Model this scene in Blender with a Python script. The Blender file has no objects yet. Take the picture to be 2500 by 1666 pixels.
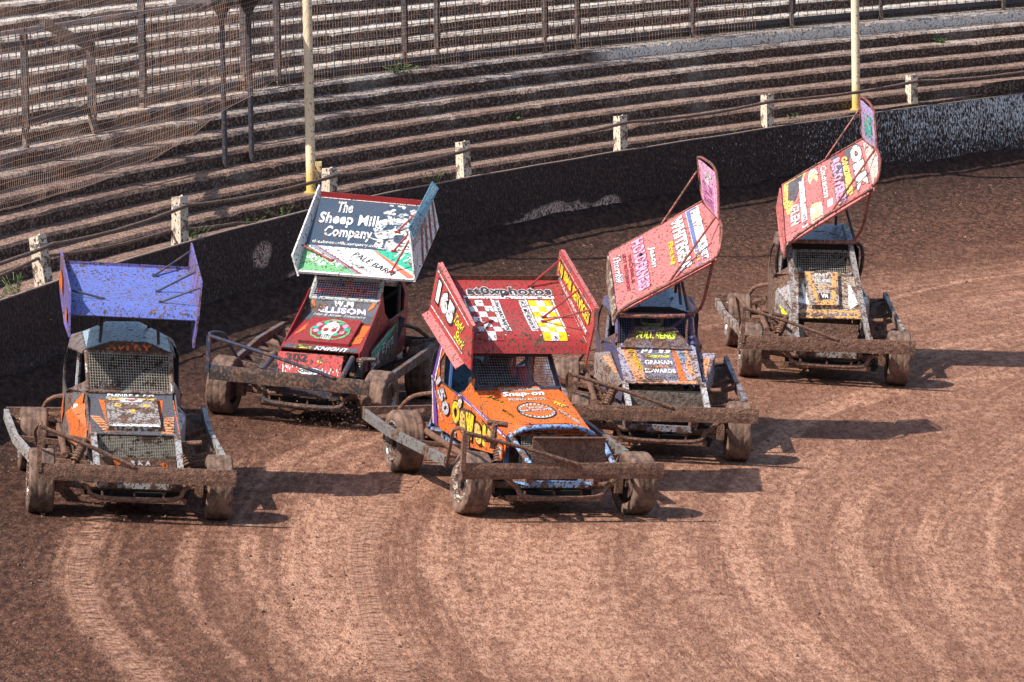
import bpy, bmesh, math, random
import numpy as np
from mathutils import Vector, Matrix
random.seed(7); np.random.seed(7)
S = bpy.context.scene
COL = S.collection
# ---------------------------------------------------------------- camera, sky, sun, exposure
CAMZ = 7.395
cd = bpy.data.cameras.new('camera'); cam = bpy.data.objects.new('camera', cd); COL.objects.link(cam)
Rw = Vector((0.9998477, -0.00200896, -0.01733639)); Uw = Vector((0.01745241, 0.11509299, 0.9932014)); Fw = Vector((0, 0.99335269, -0.11511053))
cam.matrix_world = Matrix(((Rw.x, Uw.x, -Fw.x, 0), (Rw.y, Uw.y, -Fw.y, 0), (Rw.z, Uw.z, -Fw.z, CAMZ), (0, 0, 0, 1)))
cd.sensor_width = 36; cd.lens = 36 * 13972.18 / 2500; cd.clip_start = 1; cd.clip_end = 3000
S.camera = cam
SUN_EL = math.radians(47); SUN_AZ = (-0.883, -0.47)
w = bpy.data.worlds.new('World'); S.world = w; w.use_nodes = True
nt = w.node_tree; bg = nt.nodes['Background']; sky = nt.nodes.new('ShaderNodeTexSky'); sky.sky_type = 'NISHITA'; sky.sun_disc = False
sky.sun_elevation = SUN_EL; sky.sun_rotation = math.atan2(SUN_AZ[0], SUN_AZ[1]); sky.air_density = 1.0; sky.dust_density = 1.5
nt.links.new(sky.outputs[0], bg.inputs[0]); bg.inputs[1].default_value = 0.13
sl = bpy.data.lights.new('sun', 'SUN'); sl.energy = 4.6; sl.angle = math.radians(0.5); sl.color = (1, .95, .88)
sun = bpy.data.objects.new('sun', sl); COL.objects.link(sun)
sd = Vector((SUN_AZ[0] * math.cos(SUN_EL), SUN_AZ[1] * math.cos(SUN_EL), math.sin(SUN_EL)))
sun.rotation_euler = sd.to_track_quat('Z', 'Y').to_euler(); sun.location = (-20, 60, 30)
S.view_settings.view_transform = 'Standard'; S.view_settings.look = 'None'; S.view_settings.exposure = 0.62; S.view_settings.gamma = 1
S.render.engine = 'CYCLES'; S.cycles.max_bounces = 5; S.cycles.diffuse_bounces = 3; S.cycles.use_denoising = True

# ---------------------------------------------------------------- frames
MP = np.array([[0.996861, 0.012039, 0.078247], [-0.009113, 0.99925, -0.03764], [-0.078642, 0.036809, 0.996223]])  # banked track -> world
NP = Vector(MP[:, 2]); P0 = Vector((-0.1303, 55.3399, -0.6694))
def track_z(x, y): return P0.z - (NP.x * (x - P0.x) + NP.y * (y - P0.y)) / NP.z
WC = (63.667, 43.001); WR = 71.124           # wall circle
TC = (48.043, 48.154); TR = 55.6             # terrace circle
def wallp(s, o=0.0, z=0.0):
    t = s / WR; return Vector((WC[0] - (WR + o) * math.cos(t), WC[1] + (WR + o) * math.sin(t), z))
def behind(p):
    d = math.hypot(p.x - WC[0], p.y - WC[1]); k = WR + .085
    if d < k: p = Vector((WC[0] + (p.x - WC[0]) * k / d, WC[1] + (p.y - WC[1]) * k / d, p.z))
    return p
def terp(deg, o=0.0, z=0.0):
    t = math.radians(deg); return Vector((TC[0] - (TR + o) * math.cos(t), TC[1] + (TR + o) * math.sin(t), z))

# ---------------------------------------------------------------- materials
class NT:
    def __init__(s, name):
        s.m = bpy.data.materials.new(name); s.m.use_nodes = True; s.t = s.m.node_tree; s.b = s.t.nodes['Principled BSDF']
        s.tc = s.t.nodes.new('ShaderNodeTexCoord')
    def n(s, k, **kw):
        x = s.t.nodes.new(k)
        for a, v in kw.items(): setattr(x, a, v)
        return x
    def l(s, a, b): s.t.links.new(a, b)
    def inp(s, sock, v):
        if hasattr(v, 'links') or isinstance(v, bpy.types.NodeSocket): s.l(v, sock)
        else: sock.default_value = v
    def noise(s, vec, scale, detail=3, rough=.55, dist=0, dim='3D'):
        x = s.n('ShaderNodeTexNoise', noise_dimensions=dim)
        if dim == '1D': s.l(vec, x.inputs['W'])
        else: s.l(vec, x.inputs['Vector'])
        x.inputs['Scale'].default_value = scale; x.inputs['Detail'].default_value = detail; x.inputs['Roughness'].default_value = rough; x.inputs['Distortion'].default_value = dist
        return x.outputs['Fac']
    def scl(s, vec, v):
        x = s.n('ShaderNodeVectorMath', operation='MULTIPLY'); s.l(vec, x.inputs[0]); x.inputs[1].default_value = v; return x.outputs[0]
    def vadd(s, vec, v):
        x = s.n('ShaderNodeVectorMath', operation='ADD'); s.l(vec, x.inputs[0]); x.inputs[1].default_value = v; return x.outputs[0]
    def ln(s, vec):
        x = s.n('ShaderNodeVectorMath', operation='LENGTH'); s.l(vec, x.inputs[0]); return x.outputs['Value']
    def ma(s, op, a, b=0.0, c=0.0):
        x = s.n('ShaderNodeMath', operation=op); s.inp(x.inputs[0], a); s.inp(x.inputs[1], b); s.inp(x.inputs[2], c); return x.outputs[0]
    def step(s, v, lo, hi):      # smooth ramp 0..1
        x = s.n('ShaderNodeMapRange', interpolation_type='SMOOTHSTEP'); s.inp(x.inputs[0], v); s.inp(x.inputs[1], lo); s.inp(x.inputs[2], hi); return x.outputs[0]
    def mix(s, f, a, b):
        x = s.n('ShaderNodeMix', data_type='RGBA'); s.inp(x.inputs[0], f)
        for i, v in ((6, a), (7, b)):
            if isinstance(v, tuple): x.inputs[i].default_value = (*v[:3], 1)
            else: s.l(v, x.inputs[i])
        return x.outputs[2]
    def bump(s, h, strength=.5, dist=.02, prev=None):
        x = s.n('ShaderNodeBump'); s.l(h, x.inputs['Height']); x.inputs['Strength'].default_value = strength; x.inputs['Distance'].default_value = dist
        if prev: s.l(prev, x.inputs['Normal'])
        return x.outputs[0]
    def done(s, col, rough=.6, nrm=None, metal=0.0, spec=.4):
        s.inp(s.b.inputs['Base Color'], (*col[:3], 1) if isinstance(col, tuple) else col)
        s.inp(s.b.inputs['Roughness'], rough); s.inp(s.b.inputs['Metallic'], metal); s.b.inputs['Specular IOR Level'].default_value = spec
        if nrm: s.l(nrm, s.b.inputs['Normal'])
        return s.m
MUD_D = (.050, .026, .018); MUD_L = (.20, .110, .076)
_mc = {}
def paint(name, col, mud=.15, fleck=.10, rough=.32, metal=0.0):
    """painted or bare metal with thrown mud stuck on it: mud = smeared share, fleck = share of small spots"""
    key = (name, col, mud, fleck)
    if key in _mc: return _mc[key]
    q = NT(name); v = q.tc.outputs['Object']
    from statistics import NormalDist
    th = lambda cov, sdv: .5 - NormalDist().inv_cdf(max(.001, min(.999, cov))) * sdv
    sepz = q.n('ShaderNodeSeparateXYZ'); q.l(v, sepz.inputs[0]); low = q.step(sepz.outputs[2], 1.15, .35)
    clump = q.ma('MULTIPLY', q.ma('SUBTRACT', q.noise(q.vadd(v, (4, 9, 2)), 3.1, 3, .6), .5), .22)
    n1 = q.ma('ADD', q.noise(v, 7, 5, .62), q.ma('ADD', clump, q.ma('MULTIPLY', low, .035))); n2 = q.ma('ADD', q.noise(q.scl(v, (1, 1, .7)), 36, 2.5, .55), q.ma('ADD', q.ma('MULTIPLY', clump, .8), q.ma('MULTIPLY', low, .02))); n3 = q.noise(v, 105, 1, .5)
    t1 = th(mud, .10); t2 = th(fleck * .9, .078); t3 = th(fleck * .5, .085)
    m1 = q.step(q.ma('MULTIPLY_ADD', n3, .22, q.ma('SUBTRACT', n1, .11)), t1 - .012, t1 + .012)
    m2 = q.step(n2, t2 - .01, t2 + .015); m3 = q.step(n3, t3 - .01, t3 + .02)
    msk = q.ma('MAXIMUM', m1, q.ma('MAXIMUM', m2, m3))
    mudc = q.mix(q.step(q.noise(v, 30, 3, .6), .35, .7), MUD_D, MUD_L)
    dirt = q.step(q.noise(v, 3.3, 4, .6), .3, .75)
    base = q.mix(q.ma('MULTIPLY', dirt, min(.45, .12 + mud)), col, (col[0] * .55 + .09, col[1] * .55 + .055, col[2] * .55 + .04))
    cc = q.mix(msk, base, mudc)
    r = q.ma('MULTIPLY_ADD', msk, .85 - rough, rough)
    m = q.done(cc, r, q.bump(msk, .7, .006, q.bump(n3, .25, .002)), q.ma('MULTIPLY', q.ma('SUBTRACT', 1.0, msk), metal)); _mc[key] = m
    return m
def mudmat(name='mud', a=(.075, .042, .030), b=(.19, .105, .075), sc=1.0, st=.9, wet=.75):
    q = NT(name); v = q.tc.outputs['Object']
    n1 = q.noise(v, 16 * sc, 5, .65); n2 = q.noise(v, 60 * sc, 3, .6)
    f = q.step(q.ma('ADD', q.ma('MULTIPLY', n1, .5), q.ma('MULTIPLY', n2, .5)), .36, .66)
    return q.done(q.mix(f, a, b), wet, q.bump(n2, st, .02, q.bump(n1, st, .05)))
MUD = mudmat('wet mud', (.10, .047, .029), (.36, .185, .118), 1.2, 1.0)
MUDL = mudmat('drying mud', (.085, .040, .026), (.30, .155, .098))
# wheels
def tyremat():
    q = NT('muddy rubber'); v = q.tc.outputs['Object']
    n = q.noise(v, 9, 4, .6); n2 = q.noise(v, 70, 2, .6)
    f = q.step(q.ma('MULTIPLY_ADD', n2, .35, n), .45, .85)
    v2 = q.noise(v, 3.5, 3, .6); return q.done(q.mix(f, (.060, .036, .027), (.215, .130, .092)), .9, q.bump(n2, .35, .005))
TYRE = tyremat()
def simple(name, col, rough=.5, metal=0.0, vary=.25, scale=12):
    q = NT(name); n = q.noise(q.tc.outputs['Object'], scale, 4, .6)
    d = tuple(c * (1 - vary) for c in col)
    return q.done(q.mix(q.step(n, .35, .65), col, d), rough, q.bump(n, .2, .005), metal)
DARK = simple('dark interior', (.012, .011, .011), .8)
BLACK = paint('black metal', (.02, .021, .023), .30, .10, .4)
RIM = paint('alloy rim', (.42, .40, .37), .22, .12, .35, .6)
RIMCREAM = paint('cream rim', (.62, .55, .44), .25, .15, .45)
def groundmat():
    q = NT('shale'); v = q.tc.outputs['Object']
    cen = Vector(MP @ np.array([28, -1.5, 0])) + P0
    flat = q.scl(q.vadd(v, (-cen.x, -cen.y, 0)), (1, 1, 0))
    wob = q.noise(q.scl(v, (.09, .045, 0)), 1, 1, .5)
    r = q.ma('ADD', q.ln(flat), q.ma('MULTIPLY', wob, 3.0))
    cen2 = Vector(MP @ np.array([17, -6.5, 0])) + P0
    r2 = q.ma('ADD', q.ln(q.scl(q.vadd(v, (-cen2.x, -cen2.y, 0)), (1, 1, 0))), q.ma('MULTIPLY', wob, 2.0))
    s1 = q.noise(r, 1.1, 2, .5, dim='1D'); s2 = q.noise(r, 4.2, 2, .6, dim='1D'); s3 = q.noise(r, 15, 1, .5, dim='1D'); s4 = q.noise(r2, 5.0, 2, .6, dim='1D')
    brk = q.noise(q.scl(v, (1.6, .5, 0)), 1, 4, .62); brk2 = q.noise(q.scl(v, (.50, .15, 0)), 1, 2, .5); brk3 = q.noise(q.vadd(q.scl(v, (.6, .2, 0)), (9, 4, 0)), 1, 2, .5)
    vs = q.scl(v, (1, .36, 1)); clod = q.noise(vs, 14, 5, .70); clod2 = q.noise(q.vadd(q.scl(v, (1, .6, 1)), (7, 3, 1)), 5.5, 4, .65); grit = q.noise(vs, 44, 3, .72); big = q.noise(v, 3.0, 3, .6)
    ragged = q.ma('MULTIPLY', q.ma('SUBTRACT', clod2, .5), .5)
    A1 = q.ma('MULTIPLY', q.step(q.ma('ADD', s2, ragged), .47, .60), q.step(brk2, .34, .58)); A2 = q.ma('MULTIPLY', q.step(q.ma('ADD', s3, ragged), .50, .60), q.step(brk3, .62, .42))
    A3 = q.ma('MULTIPLY', q.step(q.ma('ADD', s4, ragged), .55, .66), q.step(brk3, .50, .64))
    polish = q.step(r, 34.6, 29.6)                                      # 1 = polished racing line, 0 = loose outside
    ba = q.n('ShaderNodeAttribute', attribute_name='band').outputs['Fac']; bd = q.step(q.ma('ADD', ba, q.ma('MULTIPLY', q.ma('SUBTRACT', clod2, .5), .7)), .14, .72)
    t = q.ma('ADD', q.ma('MULTIPLY', polish, .42), q.ma('ADD', q.ma('MULTIPLY', bd, .27), q.ma('ADD', q.ma('MULTIPLY', A1, .12), q.ma('ADD', q.ma('MULTIPLY', A2, .14), q.ma('MULTIPLY', A3, .12)))))
    t = q.ma('ADD', t, q.ma('ADD', q.ma('MULTIPLY', q.ma('SUBTRACT', brk, .5), .42), q.ma('ADD', q.ma('MULTIPLY', q.ma('SUBTRACT', s1, .5), .35), q.ma('MULTIPLY', q.ma('SUBTRACT', clod2, .5), .28))))
    sx = q.n('ShaderNodeSeparateXYZ'); q.l(v, sx.inputs[0]); far = q.ma('MULTIPLY', q.step(sx.outputs[1], 56, 66), q.step(sx.outputs[0], 6.5, 1.0))
    t = q.ma('SUBTRACT', t, q.ma('MULTIPLY', far, .22)); packed = q.step(t, .04, .88)  # how far the shale turns from loose to firm
    rw = q.ln(q.scl(q.vadd(v, (-WC[0], -WC[1], 0)), (1, 1, 0)))         # distance from the wall's centre
    nearw = q.step(q.ma('ADD', rw, q.ma('MULTIPLY', big, 1.6)), WR - 3.2, WR + .2)
    loose = q.mix(q.step(clod, .38, .64), (.050, .020, .012), (.215, .092, .054))
    loose = q.mix(q.ma('MULTIPLY', polish, .6), loose, (.29, .125, .076))
    firm = q.mix(q.step(clod, .36, .60), (.35, .155, .092), (.64, .345, .222))
    c = q.mix(packed, loose, firm)
    c = q.mix(q.ma('MULTIPLY', q.step(grit, .54, .64), .62), c, (.085, .038, .025))
    grit2 = q.noise(q.vadd(vs, (3, 1, 7)), 25, 3, .68); c = q.mix(q.ma('MULTIPLY', q.step(grit2, .57, .66), .5), c, (.09, .042, .028)); c = q.mix(q.ma('MULTIPLY', q.step(grit2, .42, .34), .30), c, (.52, .33, .25))
    c = q.mix(q.ma('MULTIPLY', q.step(grit, .42, .30), .4), c, (.48, .30, .22))
    wet = q.mix(q.step(clod, .4, .72), (.040, .021, .016), (.13, .068, .047))
    c = q.mix(q.ma('MULTIPLY', nearw, .85), c, wet)
    rough = q.ma('SUBTRACT', .95, q.ma('MULTIPLY', packed, .12))
    hb = q.ma('MULTIPLY', clod, q.ma('SUBTRACT', 1.2, q.ma('MULTIPLY', packed, .6)))
    nr = q.bump(s2, .10, .05, q.bump(grit, .9, .035, q.bump(grit2, .8, .05, q.bump(hb, 1.0, .12))))
    return q.done(c, rough, nr, 0, .15)
GROUND = groundmat()
def terracemat():
    q = NT('muddy concrete'); g = q.n('ShaderNodeNewGeometry'); v = q.tc.outputs['Object']
    sep = q.n('ShaderNodeSeparateXYZ'); q.l(v, sep.inputs[0]); z = sep.outputs[2]
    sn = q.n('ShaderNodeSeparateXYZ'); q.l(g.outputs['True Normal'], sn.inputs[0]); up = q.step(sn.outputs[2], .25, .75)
    n0 = q.noise(v, .55, 3, .6); n1 = q.noise(v, 5, 5, .65); n2 = q.noise(q.scl(v, (30, 13, 26)), 1, 3, .66); n3 = q.noise(q.scl(v, (80, 35, 80)), 1, 2, .6)
    clean = q.step(q.ma('ADD', z, q.ma('MULTIPLY', n0, 1.2)), 1.9, 3.2)      # fewer thrown clods higher up
    conc = q.mix(q.step(n1, .35, .7), (.74, .65, .56), (.46, .385, .32))
    dust = q.mix(q.step(n2, .35, .65), (.27, .16, .118), (.52, .36, .28))
    tread = q.mix(clean, dust, conc)
    spots = q.step(q.ma('ADD', n2, q.ma('MULTIPLY', n1, .35)), q.ma('ADD', .64, q.ma('MULTIPLY', clean, .08)), q.ma('ADD', .70, q.ma('MULTIPLY', clean, .08)))
    tread = q.mix(q.ma('MULTIPLY', spots, .85), tread, (.10, .062, .048))
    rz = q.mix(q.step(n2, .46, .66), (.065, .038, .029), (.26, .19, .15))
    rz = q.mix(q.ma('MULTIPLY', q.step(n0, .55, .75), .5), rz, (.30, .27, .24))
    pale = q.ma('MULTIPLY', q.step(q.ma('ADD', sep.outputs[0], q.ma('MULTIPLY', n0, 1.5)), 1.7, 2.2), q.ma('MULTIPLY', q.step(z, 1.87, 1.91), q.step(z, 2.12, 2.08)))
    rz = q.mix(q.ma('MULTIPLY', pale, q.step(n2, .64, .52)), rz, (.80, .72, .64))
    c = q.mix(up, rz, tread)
    return q.done(c, .95, q.bump(n3, .5, .02, q.bump(n2, .9, .05)), 0, .1)
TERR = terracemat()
def wallmat():
    q = NT('mud caked wall'); uv = q.tc.outputs['UV']; v = q.tc.outputs['Object']
    sep = q.n('ShaderNodeSeparateXYZ'); q.l(uv, sep.inputs[0]); u = sep.outputs[0]; h = sep.outputs[1]
    big = q.noise(v, 1.6, 4, .62); n2 = q.noise(v, 22, 4, .66); n3 = q.noise(v, 75, 3, .6)
    spk = q.noise(q.scl(uv, (36, 15, 0)), 1, 3, .66, .8); twig = q.noise(q.scl(uv, (17, 15, 0)), 1, 3, .7, 2.0)
    mudc = q.mix(q.step(n2, .44, .66), (.026, .011, .008), (.125, .060, .042))
    reveal = None
    for (cu, cv, su, sv) in ((34.15, .30, 1.25, .17), (35.75, .30, .55, .12), (33.2, .24, .75, .13), (25.35, .62, .38, .2), (26.7, .25, .7, .12), (44.0, .02, .5, .07), (45.7, .05, .5, .06)):
        d = q.ln(q.scl(q.vadd(uv, (-cu, -cv, 0)), (1 / su, 1 / sv, 0)))
        e = q.step(q.ma('ADD', d, q.ma('ADD', q.ma('MULTIPLY', big, 1.9), q.ma('MULTIPLY', twig, 1.5))), 2.55, 2.45)
        reveal = e if reveal is None else q.ma('MAXIMUM', reveal, e)
    plaster = q.mix(q.step(twig, .46, .53), (.07, .035, .025), (.85, .57, .44))
    c = q.mix(reveal, mudc, plaster)
    dens = q.ma('MULTIPLY', q.step(u, 36.5, 47.5), q.ma('ADD', .45, q.ma('MULTIPLY', q.step(h, .05, .75), .55)))
    thr = q.ma('SUBTRACT', q.ma('SUBTRACT', .70, q.ma('MULTIPLY', dens, .21)), q.ma('MULTIPLY', q.ma('SUBTRACT', big, .5), .12))
    sp = q.step(spk, thr, q.ma('ADD', thr, .03))
    c = q.mix(sp, c, (.95, .90, .86))
    return q.done(c, .7, q.bump(n3, .5, .02, q.bump(n2, .9, .06)), 0, .25)
WALL = wallmat()
WHITE = paint('white vinyl', (.80, .80, .78), .06, .10)

# ---------------------------------------------------------------- mesh helpers
def V(*a): return Vector(a[0]) if len(a) == 1 else Vector(a)
class MB:
    def __init__(s): s.v = []; s.f = []; s.mi = []; s.cur = 0
    def poly(s, pts, mi=None):
        b = len(s.v); s.v += [tuple(p) for p in pts]; s.f.append(tuple(range(b, b + len(pts)))); s.mi.append(s.cur if mi is None else mi)
    def grid(s, P, close_u=False, close_v=False):       # P[i][j]
        b = len(s.v); n = len(P); m = len(P[0])
        for r in P: s.v += [tuple(p) for p in r]
        for i in range(n if close_u else n - 1):
            for j in range(m if close_v else m - 1):
                a = b + i * m + j; c = b + ((i + 1) % n) * m + j; j2 = b + i * m + (j + 1) % m; d = b + ((i + 1) % n) * m + (j + 1) % m
                s.f.append((a, c, d, j2)); s.mi.append(s.cur)
    def box(s, c, size, R=None):
        hx, hy, hz = size[0] / 2, size[1] / 2, size[2] / 2; c = V(c)
        P = [V(x, y, z) for x in (-hx, hx) for y in (-hy, hy) for z in (-hz, hz)]
        if R: P = [R @ p for p in P]
        b = len(s.v); s.v += [tuple(p + c) for p in P]
        for f in ((0, 1, 3, 2), (4, 6, 7, 5), (0, 4, 5, 1), (2, 3, 7, 6), (0, 2, 6, 4), (1, 5, 7, 3)): s.f.append(tuple(b + i for i in f)); s.mi.append(s.cur)
    def bar(s, a, b, w, h=None, up=V(0, 0, 1)):          # box beam between two points
        a = V(a); b = V(b); d = b - a; L = d.length; d.normalize(); x = d.cross(up)
        if x.length < 1e-3: x = V(1, 0, 0)
        x.normalize(); z = x.cross(d); h = h or w
        s.box((a + b) / 2, (w, L, h), Matrix((x, d, z)).transposed())
    def tube(s, pts, r, n=8, cap=True):
        pts = [V(p) for p in pts]; rings = []; up = V(0, 0, 1)
        for i, p in enumerate(pts):
            d = (pts[min(i + 1, len(pts) - 1)] - pts[max(i - 1, 0)]).normalized()
            x = d.cross(up)
            if x.length < .05: x = d.cross(V(0, 1, 0))
            x.normalize(); y = d.cross(x); rr = r[i] if isinstance(r, (list, tuple)) else r
            rings.append([p + (x * math.cos(k * 2 * math.pi / n) + y * math.sin(k * 2 * math.pi / n)) * rr for k in range(n)])
        s.grid(rings, close_v=True)
        if cap: s.poly(rings[0][::-1]); s.poly(rings[-1])
    def slab(s, pts, nrm, t):                             # flat polygon given thickness t along nrm
        nrm = V(nrm).normalized() * t; A = [V(p) for p in pts]; B = [p - nrm for p in A]
        s.poly(A); s.poly(B[::-1])
        for i in range(len(A)):
            j = (i + 1) % len(A); s.poly([A[i], B[i], B[j], A[j]])
    def build(s, name, mats, parent=None, smooth=False, bevel=0, solid=0):
        me = bpy.data.meshes.new(name); me.from_pydata(s.v, [], s.f)
        for m in (mats if isinstance(mats, (list, tuple)) else [mats]): me.materials.append(m)
        if any(s.mi): me.polygons.foreach_set('material_index', s.mi)
        if smooth: me.polygons.foreach_set('use_smooth', [True] * len(me.polygons))
        me.validate(); me.update()
        o = bpy.data.objects.new(name, me); COL.objects.link(o)
        if parent: o.parent = parent
        if solid:
            k = o.modifiers.new('s', 'SOLIDIFY'); k.thickness = solid; k.offset = -1
        if bevel:
            k = o.modifiers.new('b', 'BEVEL'); k.width = bevel; k.segments = 2; k.limit_method = 'ANGLE'
        return o
def tag(o, label=None, cat=None, group=None, kind=None):
    if label: o['label'] = label
    if cat: o['category'] = cat
    if group: o['group'] = group
    if kind: o['kind'] = kind
    return o
def smoothpts(pts, n=5):       # Catmull-Rom
    pts = [V(p) for p in pts]; out = []
    for i in range(len(pts) - 1):
        p0, p1, p2, p3 = pts[max(i - 1, 0)], pts[i], pts[i + 1], pts[min(i + 2, len(pts) - 1)]
        for k in range(n):
            t = k / n; out.append(.5 * ((2 * p1) + (p2 - p0) * t + (2 * p0 - 5 * p1 + 4 * p2 - p3) * t * t + (3 * p1 - p0 - 3 * p2 + p3) * t ** 3))
    return out + [pts[-1]]
def hn(x, y=0.0, z=0.0, seed=0):       # cheap smooth noise, -1..1
    from mathutils import noise
    return noise.noise(V(x + seed * 17.3, y, z))

# ---------------------------------------------------------------- setting: ground
# smooth, paler bands where tyres have polished the shale: (width, strength, centre line)
BANDS = [
    (0.42, 0.90, [(-3.96, 54.08), (-4.01, 52.51), (-3.96, 51.26), (-3.75, 49.34), (-3.43, 47.95), (-3.01, 46.53), (-2.88, 46.04)]),
    (0.14, 0.60, [(-3.7, 53.94), (-3.66, 51.56), (-3.38, 49.45), (-3.01, 47.72), (-2.65, 46.52)]),
    (0.16, 0.75, [(-2.98, 54.4), (-3.05, 52.17), (-2.96, 50.56), (-2.76, 49.26), (-2.47, 48.05), (-2.12, 46.67)]),
    (0.22, 0.70, [(-2.49, 54.11), (-2.44, 51.95), (-2.17, 49.82), (-1.81, 48.07), (-1.55, 46.83)]),
    (0.85, 0.85, [(-0.81, 58.33), (-1.22, 56.42), (-1.64, 54.39), (-1.72, 51.96), (-1.52, 49.63), (-1.05, 46.97)]),
    (0.30, 0.60, [(-0.73, 54.69), (-0.79, 52.68), (-0.53, 50.7), (-0.03, 48.95), (0.4, 47.38)]),
    (1.30, 0.65, [(0.2, 54.99), (0.22, 52.57), (0.39, 50.01), (0.77, 47.4)]),
    (0.30, 0.90, [(4.86, 65.26), (4.02, 63.87), (3.18, 61.79), (2.57, 58.99), (2.18, 56.12), (2.12, 53.6), (2.34, 51.18), (2.63, 49.36), (2.81, 48.06)]),
    (0.12, 0.80, [(3.08, 59.17), (2.75, 57.03), (2.63, 55.56), (2.61, 53.98)]),
    (0.30, 0.60, [(3.62, 58.32), (3.3, 56.01), (3.2, 53.73), (3.39, 51.1), (3.76, 48.33)]),
    (0.07, 1.00, [(5.14, 59.36), (4.72, 56.24), (4.54, 53.5), (4.67, 51.29)]),
    (0.14, 0.70, [(6.76, 74.59), (5.75, 73.36), (4.48, 70.92), (3.55, 68.73)]),
    (0.20, 0.60, [(5.98, 66.01), (4.84, 64.94), (3.71, 62.71)]),
    (0.25, 0.60, [(-2.72, 55.19), (-2.37, 57.14), (-1.81, 59.03), (-1.3, 60.59)]),
    (0.20, 0.50, [(-2.3, 56.3), (-1.95, 57.67), (-1.36, 59.19)]),
    (0.40, 0.50, [(1.35, 55.61), (1.53, 52.98), (1.9, 50.08), (2.25, 47.91)]),
    (0.18, 0.55, [(6.26, 69.47), (5.33, 68.07), (4.44, 66.38)]),
    (0.25, 0.45, [(4.26, 57.29), (3.94, 54.18), (4.0, 51.29), (4.26, 48.47)]),
]
def bands_np(x, y):
    T = np.zeros(len(x))
    for w_, k, P in BANDS:
        Q = smoothpts([V(a, b, 0) for a, b in P], 5); X = np.array([q.x for q in Q]); Y = np.array([q.y for q in Q])
        I = np.where((x > X.min() - w_) & (x < X.max() + w_) & (y > Y.min() - w_) & (y < Y.max() + w_))[0]
        bd = np.full(len(I), 1e9); bf = np.zeros(len(I)); px, py = x[I], y[I]
        for j in range(len(X) - 1):
            dx, dy = X[j + 1] - X[j], Y[j + 1] - Y[j]; u = np.clip(((px - X[j]) * dx + (py - Y[j]) * dy) / (dx * dx + dy * dy), 0, 1)
            d = np.hypot(px - X[j] - u * dx, py - Y[j] - u * dy); m = d < bd; bd = np.where(m, d, bd); bf = np.where(m, (j + u) / (len(X) - 1), bf)
        e = np.clip((1.35 - bd / (w_ * .5)) / .7, 0, 1); e = e * e * (3 - 2 * e) * np.clip(bf * 6, 0, 1) * np.clip((1 - bf) * 6 + .15, 0, 1)
        T[I] = np.maximum(T[I], k * e)
    return T
def build_ground():
    xs = np.concatenate([np.array([-900, -300, -120, -60, -30, -18]), np.arange(-12, -6.5, .25), np.arange(-6.4, 8.01, .06), np.arange(8.25, 14.01, .25), np.array([18, 26, 40, 70, 150, 400, 900])])
    ys = np.concatenate([np.array([-900, -200, -60, 0, 20, 30]), np.arange(36, 44.9, .3), np.arange(45, 76, .16), np.arange(76.2, 110.1, .3), np.array([120, 140, 200, 400, 900, 2000])])
    P = []
    for x in xs:
        row = []
        for y in ys:
            o = math.hypot(x - WC[0], y - WC[1]) - WR
            z = track_z(x, y)
            if o > .1: z = min(z, .35)
            z = max(-2.6, min(z, .35))
            if -3 < o < .1: z += (.24 + .08 * hn(x * .7, y * .7, 9)) * math.exp(-((o) / .42) ** 2) + .02 * hn(x * 2, y * 2)
            if 36 < y < 110 and -12 < x < 14: z += .004 * hn(x * 1.2, y * 1.2, 3)
            row.append((x, y, z))
        P.append(row)
    m = MB(); m.grid(P); o = m.build('ground', GROUND, smooth=True); tag(o, kind='structure')
    at = o.data.attributes.new('band', 'FLOAT', 'POINT'); at.data.foreach_set('value', bands_np(np.array([p[0] for p in m.v]), np.array([p[1] for p in m.v])))
build_ground()

def inview(p, mx=.2):
    d = p - V(0, 0, CAMZ); z = d.dot(Fw)
    u = d.dot(Rw) / z * 13972 / 1250; v = d.dot(Uw) / z * 13972 / 833
    return abs(u) < 1 + mx and abs(v) < 1 + mx
def lump(m, c, r, n=V(0, 0, 1)):
    base = [V(1, 0, 0), V(-.5, .87, 0), V(-.5, -.87, 0), V(0, 0, .8), V(0, 0, -.5)]
    a = random.random() * 6.28; R = Matrix.Rotation(a, 3, 'Z') @ Matrix.Rotation(random.uniform(-.6, .6), 3, 'X')
    sx, sy, sz = r * random.uniform(.7, 1.4), r * random.uniform(.7, 1.4), r * random.uniform(.6, 1.2)
    b = len(m.v); m.v += [tuple(c + R @ V(p.x * sx, p.y * sy, p.z * sz)) for p in base]
    for f in ((0, 1, 3), (1, 2, 3), (2, 0, 3), (1, 0, 4), (2, 1, 4), (0, 2, 4)): m.f.append(tuple(b + i for i in f)); m.mi.append(0)
def clods():
    m = MB(); k = 0
    while k < 15000:
        y = 45.5 + 50 * random.random() ** 1.7; x = random.uniform(-7, 9)
        p = V(x, y, track_z(x, y))
        o = math.hypot(x - WC[0], y - WC[1]) - WR
        if o > -.1 or not inview(p, .05): continue
        d = math.hypot(x - 27.8, y - 53.5)
        dens = .12 + .6 * min(1, max(0, (d - 27) / 5)) + .6 * math.exp(o / 2.5)
        if random.random() > dens: continue
        r = random.uniform(.006, .015) * (1 + (random.random() < .06) * 1.2) * (1 + max(0, (y - 55)) * .01)
        lump(m, p, r); k += 1
    tag(m.build('loose_clods', MUDL), kind='stuff')
clods()

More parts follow.
